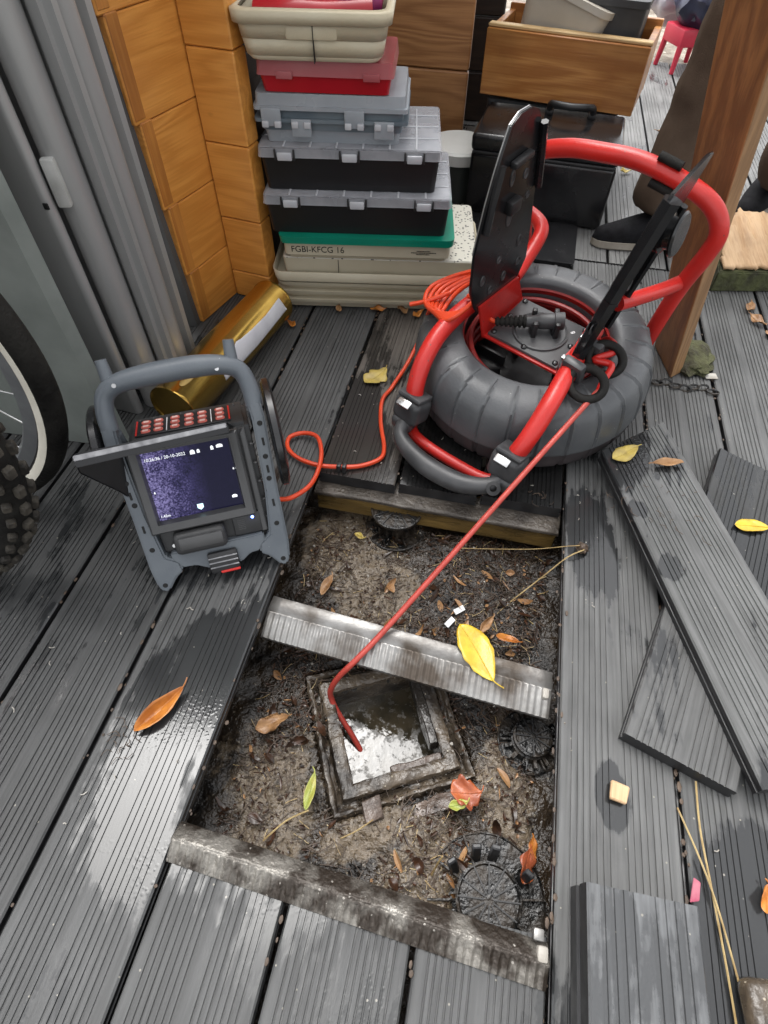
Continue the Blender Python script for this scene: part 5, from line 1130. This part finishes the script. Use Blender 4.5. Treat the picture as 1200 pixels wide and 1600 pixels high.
b = B(); b.prism([(-0.072, 0.050), (-0.060, 0.034), (-0.040, 0.033), (-0.02, 0.022), (0.03, 0.022), (0.045, 0.033), (0.060, 0.034), (0.072, 0.050), (0.072, 0.062), (-0.072, 0.062)], -0.012, 0.008, 0.002); b.build('cross_bar', 'frame', mon)
b = B(); b.tube([(-0.101, 0.262, -0.002), (-0.1000, 0.288, -0.002), (-0.0925, 0.311, -0.002), (-0.072, 0.3235, 0), (-0.03, 0.3285, 0.002), (0.03, 0.3295, 0.002), (0.072, 0.3245, 0), (0.0925, 0.312, -0.002), (0.1000, 0.288, -0.002), (0.101, 0.262, -0.002)], [0.0125, 0.0125, 0.0128, 0.0135, 0.0155, 0.0155, 0.0135, 0.0128, 0.0125, 0.0125], 18, 6)
h_ = b.build('carry_handle', 'frame', mon)
for x in (-0.075, 0.035, 0.062): B().lathe([(0, 0), (0.003, 0), (0.0034, -0.002)], 12, Matrix.Translation((x, 0.323 if abs(x) > 0.05 else 0.328, 0.0160 if abs(x) < 0.05 else 0.0142))).build('screw', 'hole' if x == 0.035 else 'steel', h_)
# case body : cross section in (y, z) swept along x
sec = [(0.055, -0.005), (0.236, -0.005), (0.243, -0.016), (0.255, -0.060), (0.255, -0.09), (0.07, -0.09)]
b = B(); b.prism(sec, -0.086, 0.0865, 0.006, mtx=Matrix(((0, 0, 1, 0), (1, 0, 0, 0), (0, 1, 0, 0), (0, 0, 0, 1)))); case = b.build('case_body', 'casing', mon)
for y in (0.085, 0.115, 0.145, 0.175, 0.205): B().box((0.0845, y, -0.003), (0.006, 0.003, 0.006), 0.001, 1).build('case_rib', 'bezel', case)
for x in (-0.07, -0.05, -0.01, 0.01, 0.05, 0.07): B().box((x, 0.2545, -0.064), (0.003, 0.006, 0.006), 0.001, 1).build('case_rib', 'bezel', case)
b = B(); b.prism([(0.071, 0.064), (0.079, 0.064), (0.079, 0.235), (0.072, 0.225)], -0.006, 0.002, 0.001); b.build('side_strip', 'bezel', case)
def ring(b, o, i, zo, zt_, zi):
    def rc(r, z): x0_, y0_, x1_, y1_ = r; return [(x0_, y0_, z), (x1_, y0_, z), (x1_, y1_, z), (x0_, y1_, z)]
    m_ = tuple(o[k] + (0.003 if k < 2 else -0.003) for k in range(4)); n2 = tuple(i[k] - (0.003 if k < 2 else -0.003) for k in range(4))
    L = [rc(o, zo), rc(o, zt_ - 0.003), rc(m_, zt_), rc(n2, zt_ - 0.002), rc(i, zi)]; vs = [p for l_ in L for p in l_]
    b.add(vs, [(k * 4 + j, k * 4 + (j + 1) % 4, (k + 1) * 4 + (j + 1) % 4, (k + 1) * 4 + j) for k in range(len(L) - 1) for j in range(4)])
b = B(); ring(b, (-0.0885, 0.0985, 0.0685, 0.2335), (-0.0725, 0.1155, 0.0520, 0.2215), -0.006, 0.016, -0.0005); b.build('screen_bezel', 'bezel', mon, smooth=35)
def screen_mat():
    m = bpy.data.materials.new('screen_picture'); m.use_nodes = True; nt = m.node_tree; n = nt.nodes; l = nt.links; p = n['Principled BSDF']
    tc = n.new('ShaderNodeTexCoord'); sx = n.new('ShaderNodeSeparateXYZ'); l.new(tc.outputs['Object'], sx.inputs[0])
    n1 = n.new('ShaderNodeTexNoise'); n1.inputs['Scale'].default_value = 420; n1.inputs['Detail'].default_value = 3; l.new(tc.outputs['Object'], n1.inputs['Vector'])
    n2 = n.new('ShaderNodeTexNoise'); n2.inputs['Scale'].default_value = 42; n2.inputs['Detail'].default_value = 5; l.new(tc.outputs['Object'], n2.inputs['Vector'])
    g = n.new('ShaderNodeMapRange'); g.inputs[1].default_value = -0.065; g.inputs[2].default_value = 0.01; g.inputs[3].default_value = 1.0; g.inputs[4].default_value = 0.03; l.new(sx.outputs[0], g.inputs[0])
    m1 = n.new('ShaderNodeMath'); m1.operation = 'MULTIPLY'; l.new(g.outputs[0], m1.inputs[0])
    a = n.new('ShaderNodeMath'); a.operation = 'MULTIPLY_ADD'; a.inputs[1].default_value = 1.5; l.new(n1.outputs['Fac'], a.inputs[0]); 
    m2 = n.new('ShaderNodeMath'); m2.operation = 'MULTIPLY'; m2.inputs[1].default_value = 0.8; l.new(n2.outputs['Fac'], m2.inputs[0]); l.new(m2.outputs[0], a.inputs[2])
    r = n.new('ShaderNodeMapRange'); r.inputs[1].default_value = 0.80; r.inputs[2].default_value = 1.60; l.new(a.outputs[0], r.inputs[0]); l.new(r.outputs[0], m1.inputs[1])
    cr_ = n.new('ShaderNodeValToRGB'); e = cr_.color_ramp.elements; e[0].color = (0.004, 0.004, 0.022, 1); e[1].color = (0.34, 0.30, 0.62, 1); e[1].position = 0.8
    k = cr_.color_ramp.elements.new(0.25); k.color = (0.040, 0.034, 0.12, 1)
    l.new(m1.outputs[0], cr_.inputs[0])
    l.new(cr_.outputs[0], p.inputs['Emission Color']); p.inputs['Emission Strength'].default_value = 0.30
    p.inputs['Base Color'].default_value = (0.004, 0.004, 0.008, 1); p.inputs['Roughness'].default_value = 0.10; p.inputs['Specular IOR Level'].default_value = 0.12
    return m
M['screen'] = screen_mat(); M['glow'] = mat('screen_text', (0.8, 0.8, 0.8), emit=(0.9, 0.95, 1), estr=0.28); M['led'] = mat('blue_led', (0.1, 0.2, 1), emit=(0.08, 0.16, 1.0), estr=9.0)
b = B(); b.box((-0.010, 0.1685, 0.0005), (0.127, 0.109, 0.002)); scr = b.build('screen', 'screen', mon, smooth=0)
text('10:26:36 / 20-10-2022', 0.0066, 'glow', 'clock_text', scr, Matrix.Translation((-0.070, 0.2085, 0.0017)), 0.0001)
text('1.42m', 0.0058, 'glow', 'distance_text', scr, Matrix.Translation((-0.0705, 0.1195, 0.0017)), 0.0001)
for x, y, w_, h2 in ((-0.001, 0.2105, 0.0068, 0.0066), (0.0075, 0.2105, 0.0042, 0.0055), (0.0275, 0.2115, 0.0042, 0.0062), (0.0385, 0.2125, 0.0095, 0.0052), (0.0425, 0.131, 0.0078, 0.0048), (-0.0685, 0.160, 0.002, 0.003), (0.0505, 0.174, 0.002, 0.003)):
    b = B(); b.prism([(-w_ / 2, -h2 / 2), (w_ / 2, -h2 / 2), (w_ / 2, h2 * 0.2), (w_ * 0.2, h2 / 2), (-w_ * 0.2, h2 / 2), (-w_ / 2, h2 * 0.2)], 0, 0.0002); o = b.build('status_icon', 'glow', scr, smooth=0); o.location = (x, y, 0.0016)
b = B(); b.prism([(-0.0045, 0.004), (-0.0045, -0.002), (0, -0.0055), (0.0045, -0.002), (0.0045, 0.004)], 0, 0.0002); o = b.build('shield_icon', mat('shield_glow', (0.5, 0.7, 0.75), emit=(0.45, 0.75, 0.8), estr=0.6), scr, smooth=0); o.location = (-0.0105, 0.1255, 0.0016)
# visor
def slab(nm, m, pts, th, par):
    P = [Vector(p) for p in pts]; nrm_ = (P[1] - P[0]).cross(P[2] - P[0]).normalized() * th; N = len(P)
    b = B(); b.add([tuple(p) for p in P] + [tuple(p - nrm_) for p in P], [(i, (i + 1) % N, N + (i + 1) % N, N + i) for i in range(N)] + [tuple(range(N - 1, -1, -1)), tuple(range(N, 2 * N))])
    bmesh.ops.recalc_face_normals(b.bm, faces=b.bm.faces); bmesh.ops.bevel(b.bm, geom=list(b.bm.edges), offset=th * 0.3, segments=2, affect='EDGES')
    return b.build(nm, m, par)
vz = slab('sun_visor', 'visor', [(-0.092, 0.2355, 0.012), (0.066, 0.2355, 0.012), (0.0605, 0.2545, 0.060), (-0.142, 0.2475, 0.056)], 0.004, mon)
slab('visor_lip', 'visor', [(-0.1425, 0.2480, 0.0585), (0.0610, 0.2550, 0.0625), (0.0610, 0.2435, 0.0638), (-0.1405, 0.2340, 0.0596)], 0.004, vz)
slab('worn_edge', 'visoredge', [(-0.1405, 0.2500, 0.0600), (0.0590, 0.2570, 0.0640), (0.0590, 0.2510, 0.0655), (-0.1405, 0.2430, 0.0615)], 0.0025, vz)
slab('visor_wing', 'visor', [(-0.093, 0.236, 0.010), (-0.1415, 0.246, 0.0555), (-0.1395, 0.226, 0.0590), (-0.108, 0.174, 0.014), (-0.094, 0.150, 0.006)], 0.004, vz)
# keypad on the sloping top
kt = Matrix.Translation((0, 0.2492, -0.038)) @ Matrix.Rotation(rad(-74.7), 4, 'X')
kp = B().box((-0.006, 0, 0), (0.138, 0.046, 0.0024), 0.001, 1, mtx=kt).build('keypad', 'blackpl', mon)
for x in (-0.0735, 0.0615): B().box((x, 0, 0.0014), (0.0024, 0.044, 0.0008), mtx=kt).build('red_line', 'red', kp, smooth=0)
for x in (-0.030, 0.035): B().box((x, 0, 0.0014), (0.0012, 0.040, 0.0006), mtx=kt).build('white_line', 'white', kp, smooth=0)
M['key'] = mat('key_red', (0.56, 0.13, 0.10), rough=0.5); M['keyw'] = mat('key_pale', (0.75, 0.55, 0.5), rough=0.5)
for x in (-0.060, -0.042, -0.018, 0.0025, 0.022, 0.048):
    for y in (-0.0135, 0.0, 0.0135):
        b = B(); b.frustum(0.0145, 0.0098, 0.0130, 0.0084, 0.0008, 0.0030, 0.0044, 0.004, n=4); k_ = b.build('button', 'key', kp); k_.matrix_local = kt @ Matrix.Translation((x, y, 0))
        B().box((0, 0, 0.0032), (0.0078, 0.0042, 0.0006)).build('button_icon', 'keyw', k_, smooth=0)
# lower front
B().box((-0.022, 0.0775, 0.008), (0.078, 0.036, 0.030), 0.008, 3).build('latch_housing', 'casing', mon)
B().box((-0.020, 0.0795, 0.0245), (0.066, 0.020, 0.006), 0.0028, 2).build('latch_bar', 'bezel', mon)
fl = B().box((0.003, 0.0325, 0.012), (0.046, 0.036, 0.010), 0.004, 2).build('release_flap', 'blackpl', mon)
for k in range(3): B().box((0.003, 0.042 - 0.008 * k, 0.0174), (0.044, 0.0018, 0.0012)).build('flap_ridge', 'visoredge', fl, smooth=0)
B().box((0.010, 0.0162, 0.0145), (0.030, 0.004, 0.007), 0.001).build('flap_red_edge', 'red', fl)
B().box((0.052, 0.081, -0.002), (0.046, 0.034, 0.006), 0.002).build('speaker_panel', 'casing', mon)
for k in range(6): B().box((0.042, 0.074 + 0.0030 * k, 0.0013), (0.011, 0.0013, 0.0008)).build('speaker_slit', 'bezel', mon, smooth=0)
B().lathe([(0.0022, 0), (0.0018, 0.0014), (0, 0.0016)], 16, Matrix.Translation((0.0605, 0.0905, 0.0012))).build('status_led', 'led', mon)
B().lathe([(0.0036, 0), (0.003, 0.002), (0, 0.002)], 14, Matrix.Translation((-0.064, 0.071, 0.0))).build('case_screw', 'steel', mon)

# ================================================================== GOLD TIN
ta, tb = Vector((-0.556, 0.715, 0.0495)), Vector((-0.4885, 1.100, 0.0495)); td_ = (tb - ta); tl = td_.length; td_.normalize()
tx = Vector((0, 0, 1)); tx = (tx - td_ * tx.dot(td_)).normalized(); ty_ = td_.cross(tx)
tin = thing('gold_tin', 'shiny gold cylinder tin with silver label lying on the deck before the cabin corner', 'tin', mtx=basis(tx, ty_, td_, ta))
r0 = 0.0485
B().lathe([(0, 0.004), (r0 - 0.002, 0.004), (r0, 0.002), (r0 + 0.0012, 0.0), (r0 + 0.0012, 0.006), (r0, 0.008), (r0, tl - 0.008), (r0 + 0.0012, tl - 0.006), (r0 + 0.0012, tl), (r0 - 0.001, tl + 0.001), (r0 - 0.003, tl - 0.003), (0, tl - 0.003)], 72).build('tin_body', 'gold', tin)
def wrap(nm, m, out, rr):
    """flat outline (angle deg, z) wrapped on the cylinder"""
    vs, fs = [], []; K = 40
    zs = [p[1] for p in out]; z0_, z1_ = min(zs), max(zs)
    for k in range(K + 1):
        z = z0_ + (z1_ - z0_) * k / K; xs_ = []
        for (a0, za), (a1, zb) in zip(out, out[1:] + out[:1]):
            if (za - z) * (zb - z) <= 0 and abs(za - zb) > 1e-9: xs_.append(a0 + (a1 - a0) * (z - za) / (zb - za))
        a0, a1 = (min(xs_), max(xs_)) if xs_ else (out[0][0], out[0][0])
        for j in range(13): a = rad(a0 + (a1 - a0) * j / 12); vs.append((rr * math.cos(a), rr * math.sin(a), z))
    for k in range(K):
        for j in range(12): c = k * 13 + j; fs.append((c, c + 1, c + 14, c + 13))
    b = B(); b.add(vs, fs); o = b.build(nm, m, tin); s2 = o.modifiers.new('t', 'SOLIDIFY'); s2.thickness = 0.0005; return o
wrap('silver_label', 'label', [(44, 0.11), (50, 0.115), (56, 0.135), (50, 0.15), (54, 0.165), (42, 0.185), (46, 0.20), (50, 0.24), (52, 0.30), (46, 0.365), (84, 0.368), (92, 0.24), (90, 0.11)], r0 + 0.0006)
def ellipse(ca, cz, ra, rz): return [(ca + ra * math.cos(t_ * math.pi / 12), cz + rz * math.sin(t_ * math.pi / 12)) for t_ in range(24)]
wrap('printed_figure', 'goldart', ellipse(-62, 0.20, 16, 0.05), r0 + 0.0006)
wrap('printed_figure', 'goldart', ellipse(-25, 0.055, 14, 0.03), r0 + 0.0006)
wrap('printed_figure', 'goldart', ellipse(20, 0.045, 10, 0.025), r0 + 0.0006)

# ================================================================== LOOSE BOARDS AND SMALL THINGS
def loose(name, label, cat, origin, yd, w, y0_, y1_, m, z, cuts=(), **k):
    yd = Vector((yd[0], yd[1], 0)).normalized(); xd = Vector((yd.y, -yd.x, 0))
    o = tag(dark_sides(board_bm(w, y0_, y1_, cuts=cuts, **k).build(name, m, smooth=0)), label, cat)
    o.matrix_world = basis(xd, yd, Vector((0, 0, 1)), (origin[0], origin[1], z)); return o
ld = Vector((-0.323, 0.946, 0)); lx = Vector((0.946, 0.323, 0)); oo = Vector((0.242, 0.782, 0)) + lx * 0.0715
loose('loose_board', 'long loose grooved board lying askew across the right side of the deck', 'board', oo, ld, 0.143, -0.565, 0.12, 'loose', 0.0512, cuts=[((-0.0715, 0.0, 0), (-0.42, 1.0, 0)), ((0.03, 0.085, 0), (0.25, 1.0, 0))])
td2 = Vector((0.316, 0.949, 0)).normalized(); tx2 = Vector((td2.y, -td2.x, 0)); oo = Vector((0.271, 0.290, 0)) + tx2 * 0.0715
loose('loose_board', 'short cut board with a square corner sticking out under the long loose board', 'board', oo, td2, 0.143, 0.0, 0.25, 'loose', 0.0260)
oo = Vector((0.468, 0.866, 0)) + tx2 * 0.0715
loose('loose_board', 'wet dark board offcut lying under the long board at the right edge', 'board', oo, Vector((0.308, 0.951, 0)), 0.143, -0.33, 0.02, 'loosewet', 0.0262, cuts=[((-0.0715, 0.0, 0), (0.18, 1, 0))])
loose('board_offcut', 'small thick grooved offcut at the bottom edge near the right side', 'offcut', (0.2700, 0.0, 0), Vector((-0.02, 1, 0)), 0.116, -0.10, 0.105, 'offcut', 0.0690, T=0.066, gw=0.0052, gd=0.0022, groups=(4, 4))
o = B().box((0, 0, 0), (0.10, 0.085, 0.028), 0.012, 3).build('pale_slab', 'concrete'); o.location = (0.437, 0.022, 0.015); o.rotation_euler = (0, 0, 0.1); tag(o, 'pale wet slab end at the bottom right corner', 'slab')

def leaf(label, a, bb_, wd, m, curl=0.15, fold=0.25, wav=0.12, stem=0.2, lobes=0, name='fallen_leaf', seed=0, tilt=0.0, group=None, hole=False):
    a, bb_ = Vector(a), Vector(bb_); d = bb_ - a; L = d.length; d.normalize(); sd_ = Vector((0, 0, 1)).cross(d).normalized(); up = d.cross(sd_)
    if tilt: R_ = Matrix.Rotation(tilt, 3, d); sd_, up = R_ @ sd_, R_ @ up
    K, J = 18, 4; vs, fs = [], []; b = B()
    for i in range(K + 1):
        t = i / K; hw = wd * 0.5 * math.sin(math.pi * t ** 0.85) ** 0.8 + 0.0004
        if lobes: hw *= 0.75 + 0.35 * abs(math.sin(lobes * math.pi * t))
        bend = 0.10 * wd * math.sin(3 * t + seed)
        for j in range(-J, J + 1):
            s = j / J; hgt = curl * L * (4 * (t - 0.5) ** 2) + fold * abs(s) * hw + wav * hw * math.sin(7 * t + 2.2 * s + seed) * abs(s)
            e = 1 + (0.10 * noise.noise(Vector((t * 9, s * 2 + seed, seed))) if abs(j) == J else 0)
            p = d * (t * L) + sd_ * (s * hw * e + bend) + up * hgt; vs.append(tuple(p))
    n = 2 * J + 1
    for i in range(K):
        for j in range(2 * J):
            if hole and i in (5, 6) and j in (5,): continue
            c = i * n + j; fs.append((c, c + n, c + n + 1, c + 1))
    b.add(vs, fs); o = b.build(name, m, smooth=80); o.location = a
    s2 = o.modifiers.new('t', 'SOLIDIFY'); s2.thickness = 0.0003; s2.offset = 0
    bt = B(); zf = curl * L
    bt.tube([tuple(d * (t * L) + sd_ * (0.10 * wd * math.sin(3 * t + seed)) + up * (curl * L * 4 * (t - 0.5) ** 2 + 0.0006)) for t in (0, 0.2, 0.4, 0.6, 0.8, 1.0)] + [tuple(d * (L * (1 + stem)) + up * (zf * 1.1) + sd_ * 0.003)], [0.0003, 0.0005, 0.0007, 0.0008, 0.001, 0.001, 0.0008], 6, 3)
    bt.build('midrib', m, o); return tag(o, label, 'leaf', group)
leaf('large bright yellow leaf lying across the middle ribbed joist', (0.036, 0.418, -0.019), (0.104, 0.346, -0.026), 0.050, 'yleaf', 0.03, 0.12, 0.10, 0.16, seed=1.0)
leaf('orange curled leaf on the wet grooved boards left of the opening', (-0.368, 0.158, 0.003), (-0.331, 0.230, 0.008), 0.024, 'oleaf', 0.08, 0.95, 0.2, 0.14, seed=2.2, tilt=0.35)
leaf('yellow leaf on the dark back boards left of the reel', (-0.231, 0.922, 0.003), (-0.198, 0.980, 0.004), 0.044, 'yleaf2', 0.04, 0.1, 0.15, 0.1, lobes=2.5, seed=3.1)
leaf('pale yellow leaf on the far end of the long loose board', (0.257, 0.764, 0.054), (0.306, 0.800, 0.056), 0.032, 'yleaf2', 0.03, 0.15, 0.15, 0.12, seed=4.4)
leaf('thin brown curled leaf beside the pale yellow leaf on the loose board', (0.381, 0.776, 0.056), (0.325, 0.766, 0.055), 0.017, 'bleaf', 0.05, 0.8, 0.3, 0.1, seed=5.0)
leaf('clean yellow leaf on the wet offcut at the right edge', (0.464, 0.678, 0.029), (0.520, 0.682, 0.030), 0.027, 'yleaf', 0.05, 0.15, 0.15, 0.15, seed=6.1)
leaf('narrow yellow-green leaf on the mud left of the drain chamber', (-0.131, 0.131, -0.108), (-0.136, 0.184, -0.112), 0.014, 'gleaf', 0.06, 0.3, 0.3, 0.12, seed=7.7)
leaf('rusty red lobed leaf on the mud below the drain chamber', (0.068, 0.194, -0.106), (0.108, 0.212, -0.104), 0.044, 'rleaf', 0.06, 0.15, 0.3, 0.12, lobes=3.2, seed=8.2)
leaf('small green leaf scrap touching the rusty red leaf in the opening', (0.066, 0.178, -0.104), (0.092, 0.192, -0.102), 0.014, 'gleaf', 0.05, 0.3, 0.3, 0.1, lobes=2, seed=9.0)
leaf('russet leaf leaning by the right wall of the opening', (0.172, 0.108, -0.100), (0.180, 0.150, -0.090), 0.026, 'rleaf', 0.08, 0.3, 0.4, 0.1, lobes=2.3, seed=10.0, tilt=0.5)
leaf('small ochre leaf tucked against the right wall of the opening', (0.184, 0.135, -0.095), (0.183, 0.165, -0.092), 0.014, 'oleaf', 0.08, 0.4, 0.4, 0.1, seed=10.9, tilt=0.6)
leaf('crumpled brown leaf in the dark left part of the opening', (-0.243, 0.226, -0.114), (-0.196, 0.252, -0.112), 0.024, 'bleaf', 0.09, 0.4, 0.5, 0.1, lobes=2.6, seed=11.0)
leaf('small orange leaf behind the middle joist near the yellow leaf', (0.106, 0.455, -0.098), (0.146, 0.450, -0.100), 0.014, 'oleaf', 0.10, 0.5, 0.3, 0.12, seed=12.0)
leaf('brown leaf standing behind the big yellow leaf', (0.078, 0.452, -0.096), (0.098, 0.490, -0.098), 0.014, 'bleaf', 0.06, 0.6, 0.3, 0.1, seed=12.8, tilt=0.5)
leaf('brown leaf in the upper left corner of the opening', (-0.205, 0.470, -0.108), (-0.198, 0.515, -0.106), 0.016, 'bleaf', 0.06, 0.5, 0.3, 0.1, seed=13.3)
leaf('pale yellow leaf scrap high in the opening near the pedestal', (-0.178, 0.605, -0.094), (-0.158, 0.600, -0.094), 0.012, 'yleaf2', 0.05, 0.3, 0.3, 0.1, seed=14.0)
leaf('dark oval leaf near the left end of the near joist', (-0.212, 0.108, -0.112), (-0.188, 0.106, -0.112), 0.014, 'dleaf', 0.05, 0.2, 0.1, 0.1, seed=15.0)
for k, (x, y, L, rz, m, lab) in enumerate(((-0.262, 1.185, 0.036, 0.3, 'oleaf', 'ochre leaf at the foot of the cream trays, leftmost of the row'), (-0.205, 1.196, 0.040, 2.4, 'bleaf', 'brown leaf at the foot of the cream trays, middle of the row'), (-0.165, 1.19, 0.034, 0.9, 'oleaf', 'ochre leaf at the foot of the cream trays, nearest the reel'),
                                           (-0.352, 1.168, 0.028, 1.8, 'bleaf', 'small pale brown leaf under the tray edge near the gold tin'), (-0.445, 1.085, 0.03, 2.6, 'oleaf', 'ochre leaf beside the far end of the gold tin'), (0.615, 1.40, 0.045, 1.2, 'bleaf', 'curled tan leaf on the boards before the split log, farthest of three'),
                                           (0.625, 1.345, 0.05, 2.1, 'bleaf', 'curled tan leaf on the boards before the split log, middle of three'), (0.655, 1.30, 0.05, 0.4, 'bleaf', 'curled tan leaf on the boards before the split log, nearest of three'), (0.432, 0.14, 0.032, 1.4, 'oleaf', 'brown orange leaf at the right edge of the picture near the bottom'),
                                           (0.352, 2.12, 0.04, 0.3, 'yleaf2', 'yellow leaf on the far boards under the red arch'), (0.50, 2.48, 0.06, 2.9, 'bleaf', 'reddish brown leaf on the far boards near the red stool'))):
    dv = Vector((math.cos(rz), math.sin(rz), 0)) * L / 2; c = Vector((x, y, 0.006))
    leaf(lab, c - dv, c + dv, L * 0.5, m, 0.10, 0.45, 0.5, 0.12, lobes=2.2 if k % 2 else 0, seed=20 + k * 1.7)
def straw(label, pts, r=0.0011, m='straw', nm='straw', cat='straw'): return tag(B().tube(pts, r, 6, 6).build(nm, m), label, cat)
straw('long dry straw at the lower right, the straighter one', [(0.367, 0.255, 0.004), (0.365, 0.20, 0.006), (0.371, 0.14, 0.005), (0.378, 0.07, 0.004), (0.384, -0.02, 0.004)], 0.0013)
straw('long dry straw at the lower right crossing the straighter one', [(0.341, 0.218, 0.003), (0.360, 0.165, 0.008), (0.374, 0.12, 0.008), (0.388, 0.06, 0.005), (0.402, -0.01, 0.004)], 0.0012)
straw('pale straw leaning from the mud onto the right board edge', [(0.122, 0.512, -0.075), (0.165, 0.545, -0.03), (0.196, 0.568, 0.005), (0.222, 0.585, 0.012)], 0.0011)
straw('thin straw arching along under the timber beam', [(0.02, 0.612, -0.088), (0.08, 0.618, -0.08), (0.15, 0.606, -0.04), (0.20, 0.592, 0.006), (0.222, 0.594, 0.012)], 0.0008)
straw('yellow stalk on the mud beside the narrow green leaf', [(-0.178, 0.082, -0.102), (-0.155, 0.112, -0.103), (-0.128, 0.132, -0.105)], 0.0013)
straw('short stalk on the mud below the chamber', [(-0.075, 0.108, -0.108), (-0.055, 0.122, -0.106), (-0.036, 0.140, -0.106)], 0.001)
straw('upright stalk beside the near pedestal', [(0.056, 0.092, -0.11), (0.060, 0.104, -0.085), (0.064, 0.112, -0.07)], 0.0012)
b = B(); bmesh.ops.create_icosphere(b.bm, subdivisions=3, radius=0.009)
for v in b.bm.verts: v.co *= 1 + 0.5 * noise.noise(v.co * 300)
o = tag(b.build('root_tuft', 'twig'), 'tangled root tuft on the right board edge where two straws meet', 'tuft'); o.location = (0.221, 0.592, 0.006)
b = B(); rough_box(b, (0, 0, 0), (0.021, 0.022, 0.007), 0.0022, 5, 5); o = tag(b.build('wood_chip', 'endgrain', smooth=25), 'square orange wood chip on a wet spot of the right board', 'wood chip'); o.location = (0.268, 0.219, 0.0065); o.rotation_euler = (0, 0, -0.15)
M['pink'] = mat('pink_wrapper', (0.34, 0.04, 0.09), (0.42, 0.14, 0.18), 0.25, scale=60)
o = tag(B().prism([(0, 0), (0.010, 0.003), (0.013, 0.022), (0.006, 0.026)], 0, 0.002, 0.0006).build('wrapper', 'pink'), 'pink wrapper scrap in the board gap at the lower right', 'wrapper'); o.location = (0.346, 0.118, 0.002); o.rotation_euler = (0.2, -0.3, 0)
for k, (x, y, rz, lab) in enumerate(((0.027, 0.474, 1.0, 'white paper scrap on the mud, lower of two'), (0.040, 0.500, 0.7, 'white paper scrap on the mud, upper of two'))):
    o = tag(B().box((0, 0, 0), (0.020, 0.010, 0.0012), 0.0004, 1).build('paper_scrap', 'white'), lab, 'paper'); o.location = (x, y, soil_h(x, y) + 0.008); o.rotation_euler = (0.25, -0.1, rz)
gl_ = {}
b = B()
for k in range(70):
    x, y = random.choice(((random.uniform(-0.56, -0.27), random.uniform(0.0, 0.6)), (random.uniform(0.2, 0.48), random.uniform(0.0, 1.0)), (random.uniform(-0.25, 0.18), random.uniform(0.67, 0.95))))
    a_ = random.uniform(0, 6.3); L = random.uniform(0.003, 0.009)
    b.tube([(x, y, 0.0012), (x + L * 0.5 * math.cos(a_), y + L * 0.5 * math.sin(a_), 0.002), (x + L * math.cos(a_ + 0.4), y + L * math.sin(a_ + 0.4), 0.0012)], random.uniform(0.0004, 0.0009), 5, 2)
tag(b.build('deck_crumbs', 'paleb'), kind='stuff')
b = B()
for k in range(60):
    x, y = random.choice(((random.uniform(-0.39, -0.365), random.uniform(0.12, 0.17)), (random.uniform(0.24, 0.4), random.uniform(0.62, 0.72)), (random.uniform(-0.02, 0.18), random.uniform(0.675, 0.70))))
    a_ = random.uniform(0, 6.3); L = random.uniform(0.006, 0.02)
    z_ = 0.055 if x > 0.23 else 0.0015
    b.tube([(x, y, z_), (x + L * 0.5 * math.cos(a_), y + L * 0.5 * math.sin(a_), z_ + 0.001), (x + L * math.cos(a_ + 0.7), y + L * math.sin(a_ + 0.7), z_)], random.uniform(0.0003, 0.0006), 5, 2)
tag(b.build('deck_root_hairs', 'twig'), kind='stuff')
b = B()
for k in range(420):
    gx = random.choice((-0.418, -0.262, -0.111, 0.040, 0.190, 0.346, 0.346, 0.496, -0.575)); y = random.uniform(-0.05, 1.3)
    if -0.25 < gx < 0.18 and 0.03 < y < 0.68: continue
    tmp = bmesh.new(); bmesh.ops.create_icosphere(tmp, subdivisions=1, radius=random.uniform(0.0012, 0.0032))
    b.merge(tmp, Matrix.Translation((gx + random.gauss(0, 0.0035), y, random.uniform(-0.004, 0.0008))) @ Matrix.Diagonal((1, random.uniform(1, 2.5), 0.6, 1)))
tag(b.build('gap_dirt', 'twig'), kind='stuff')
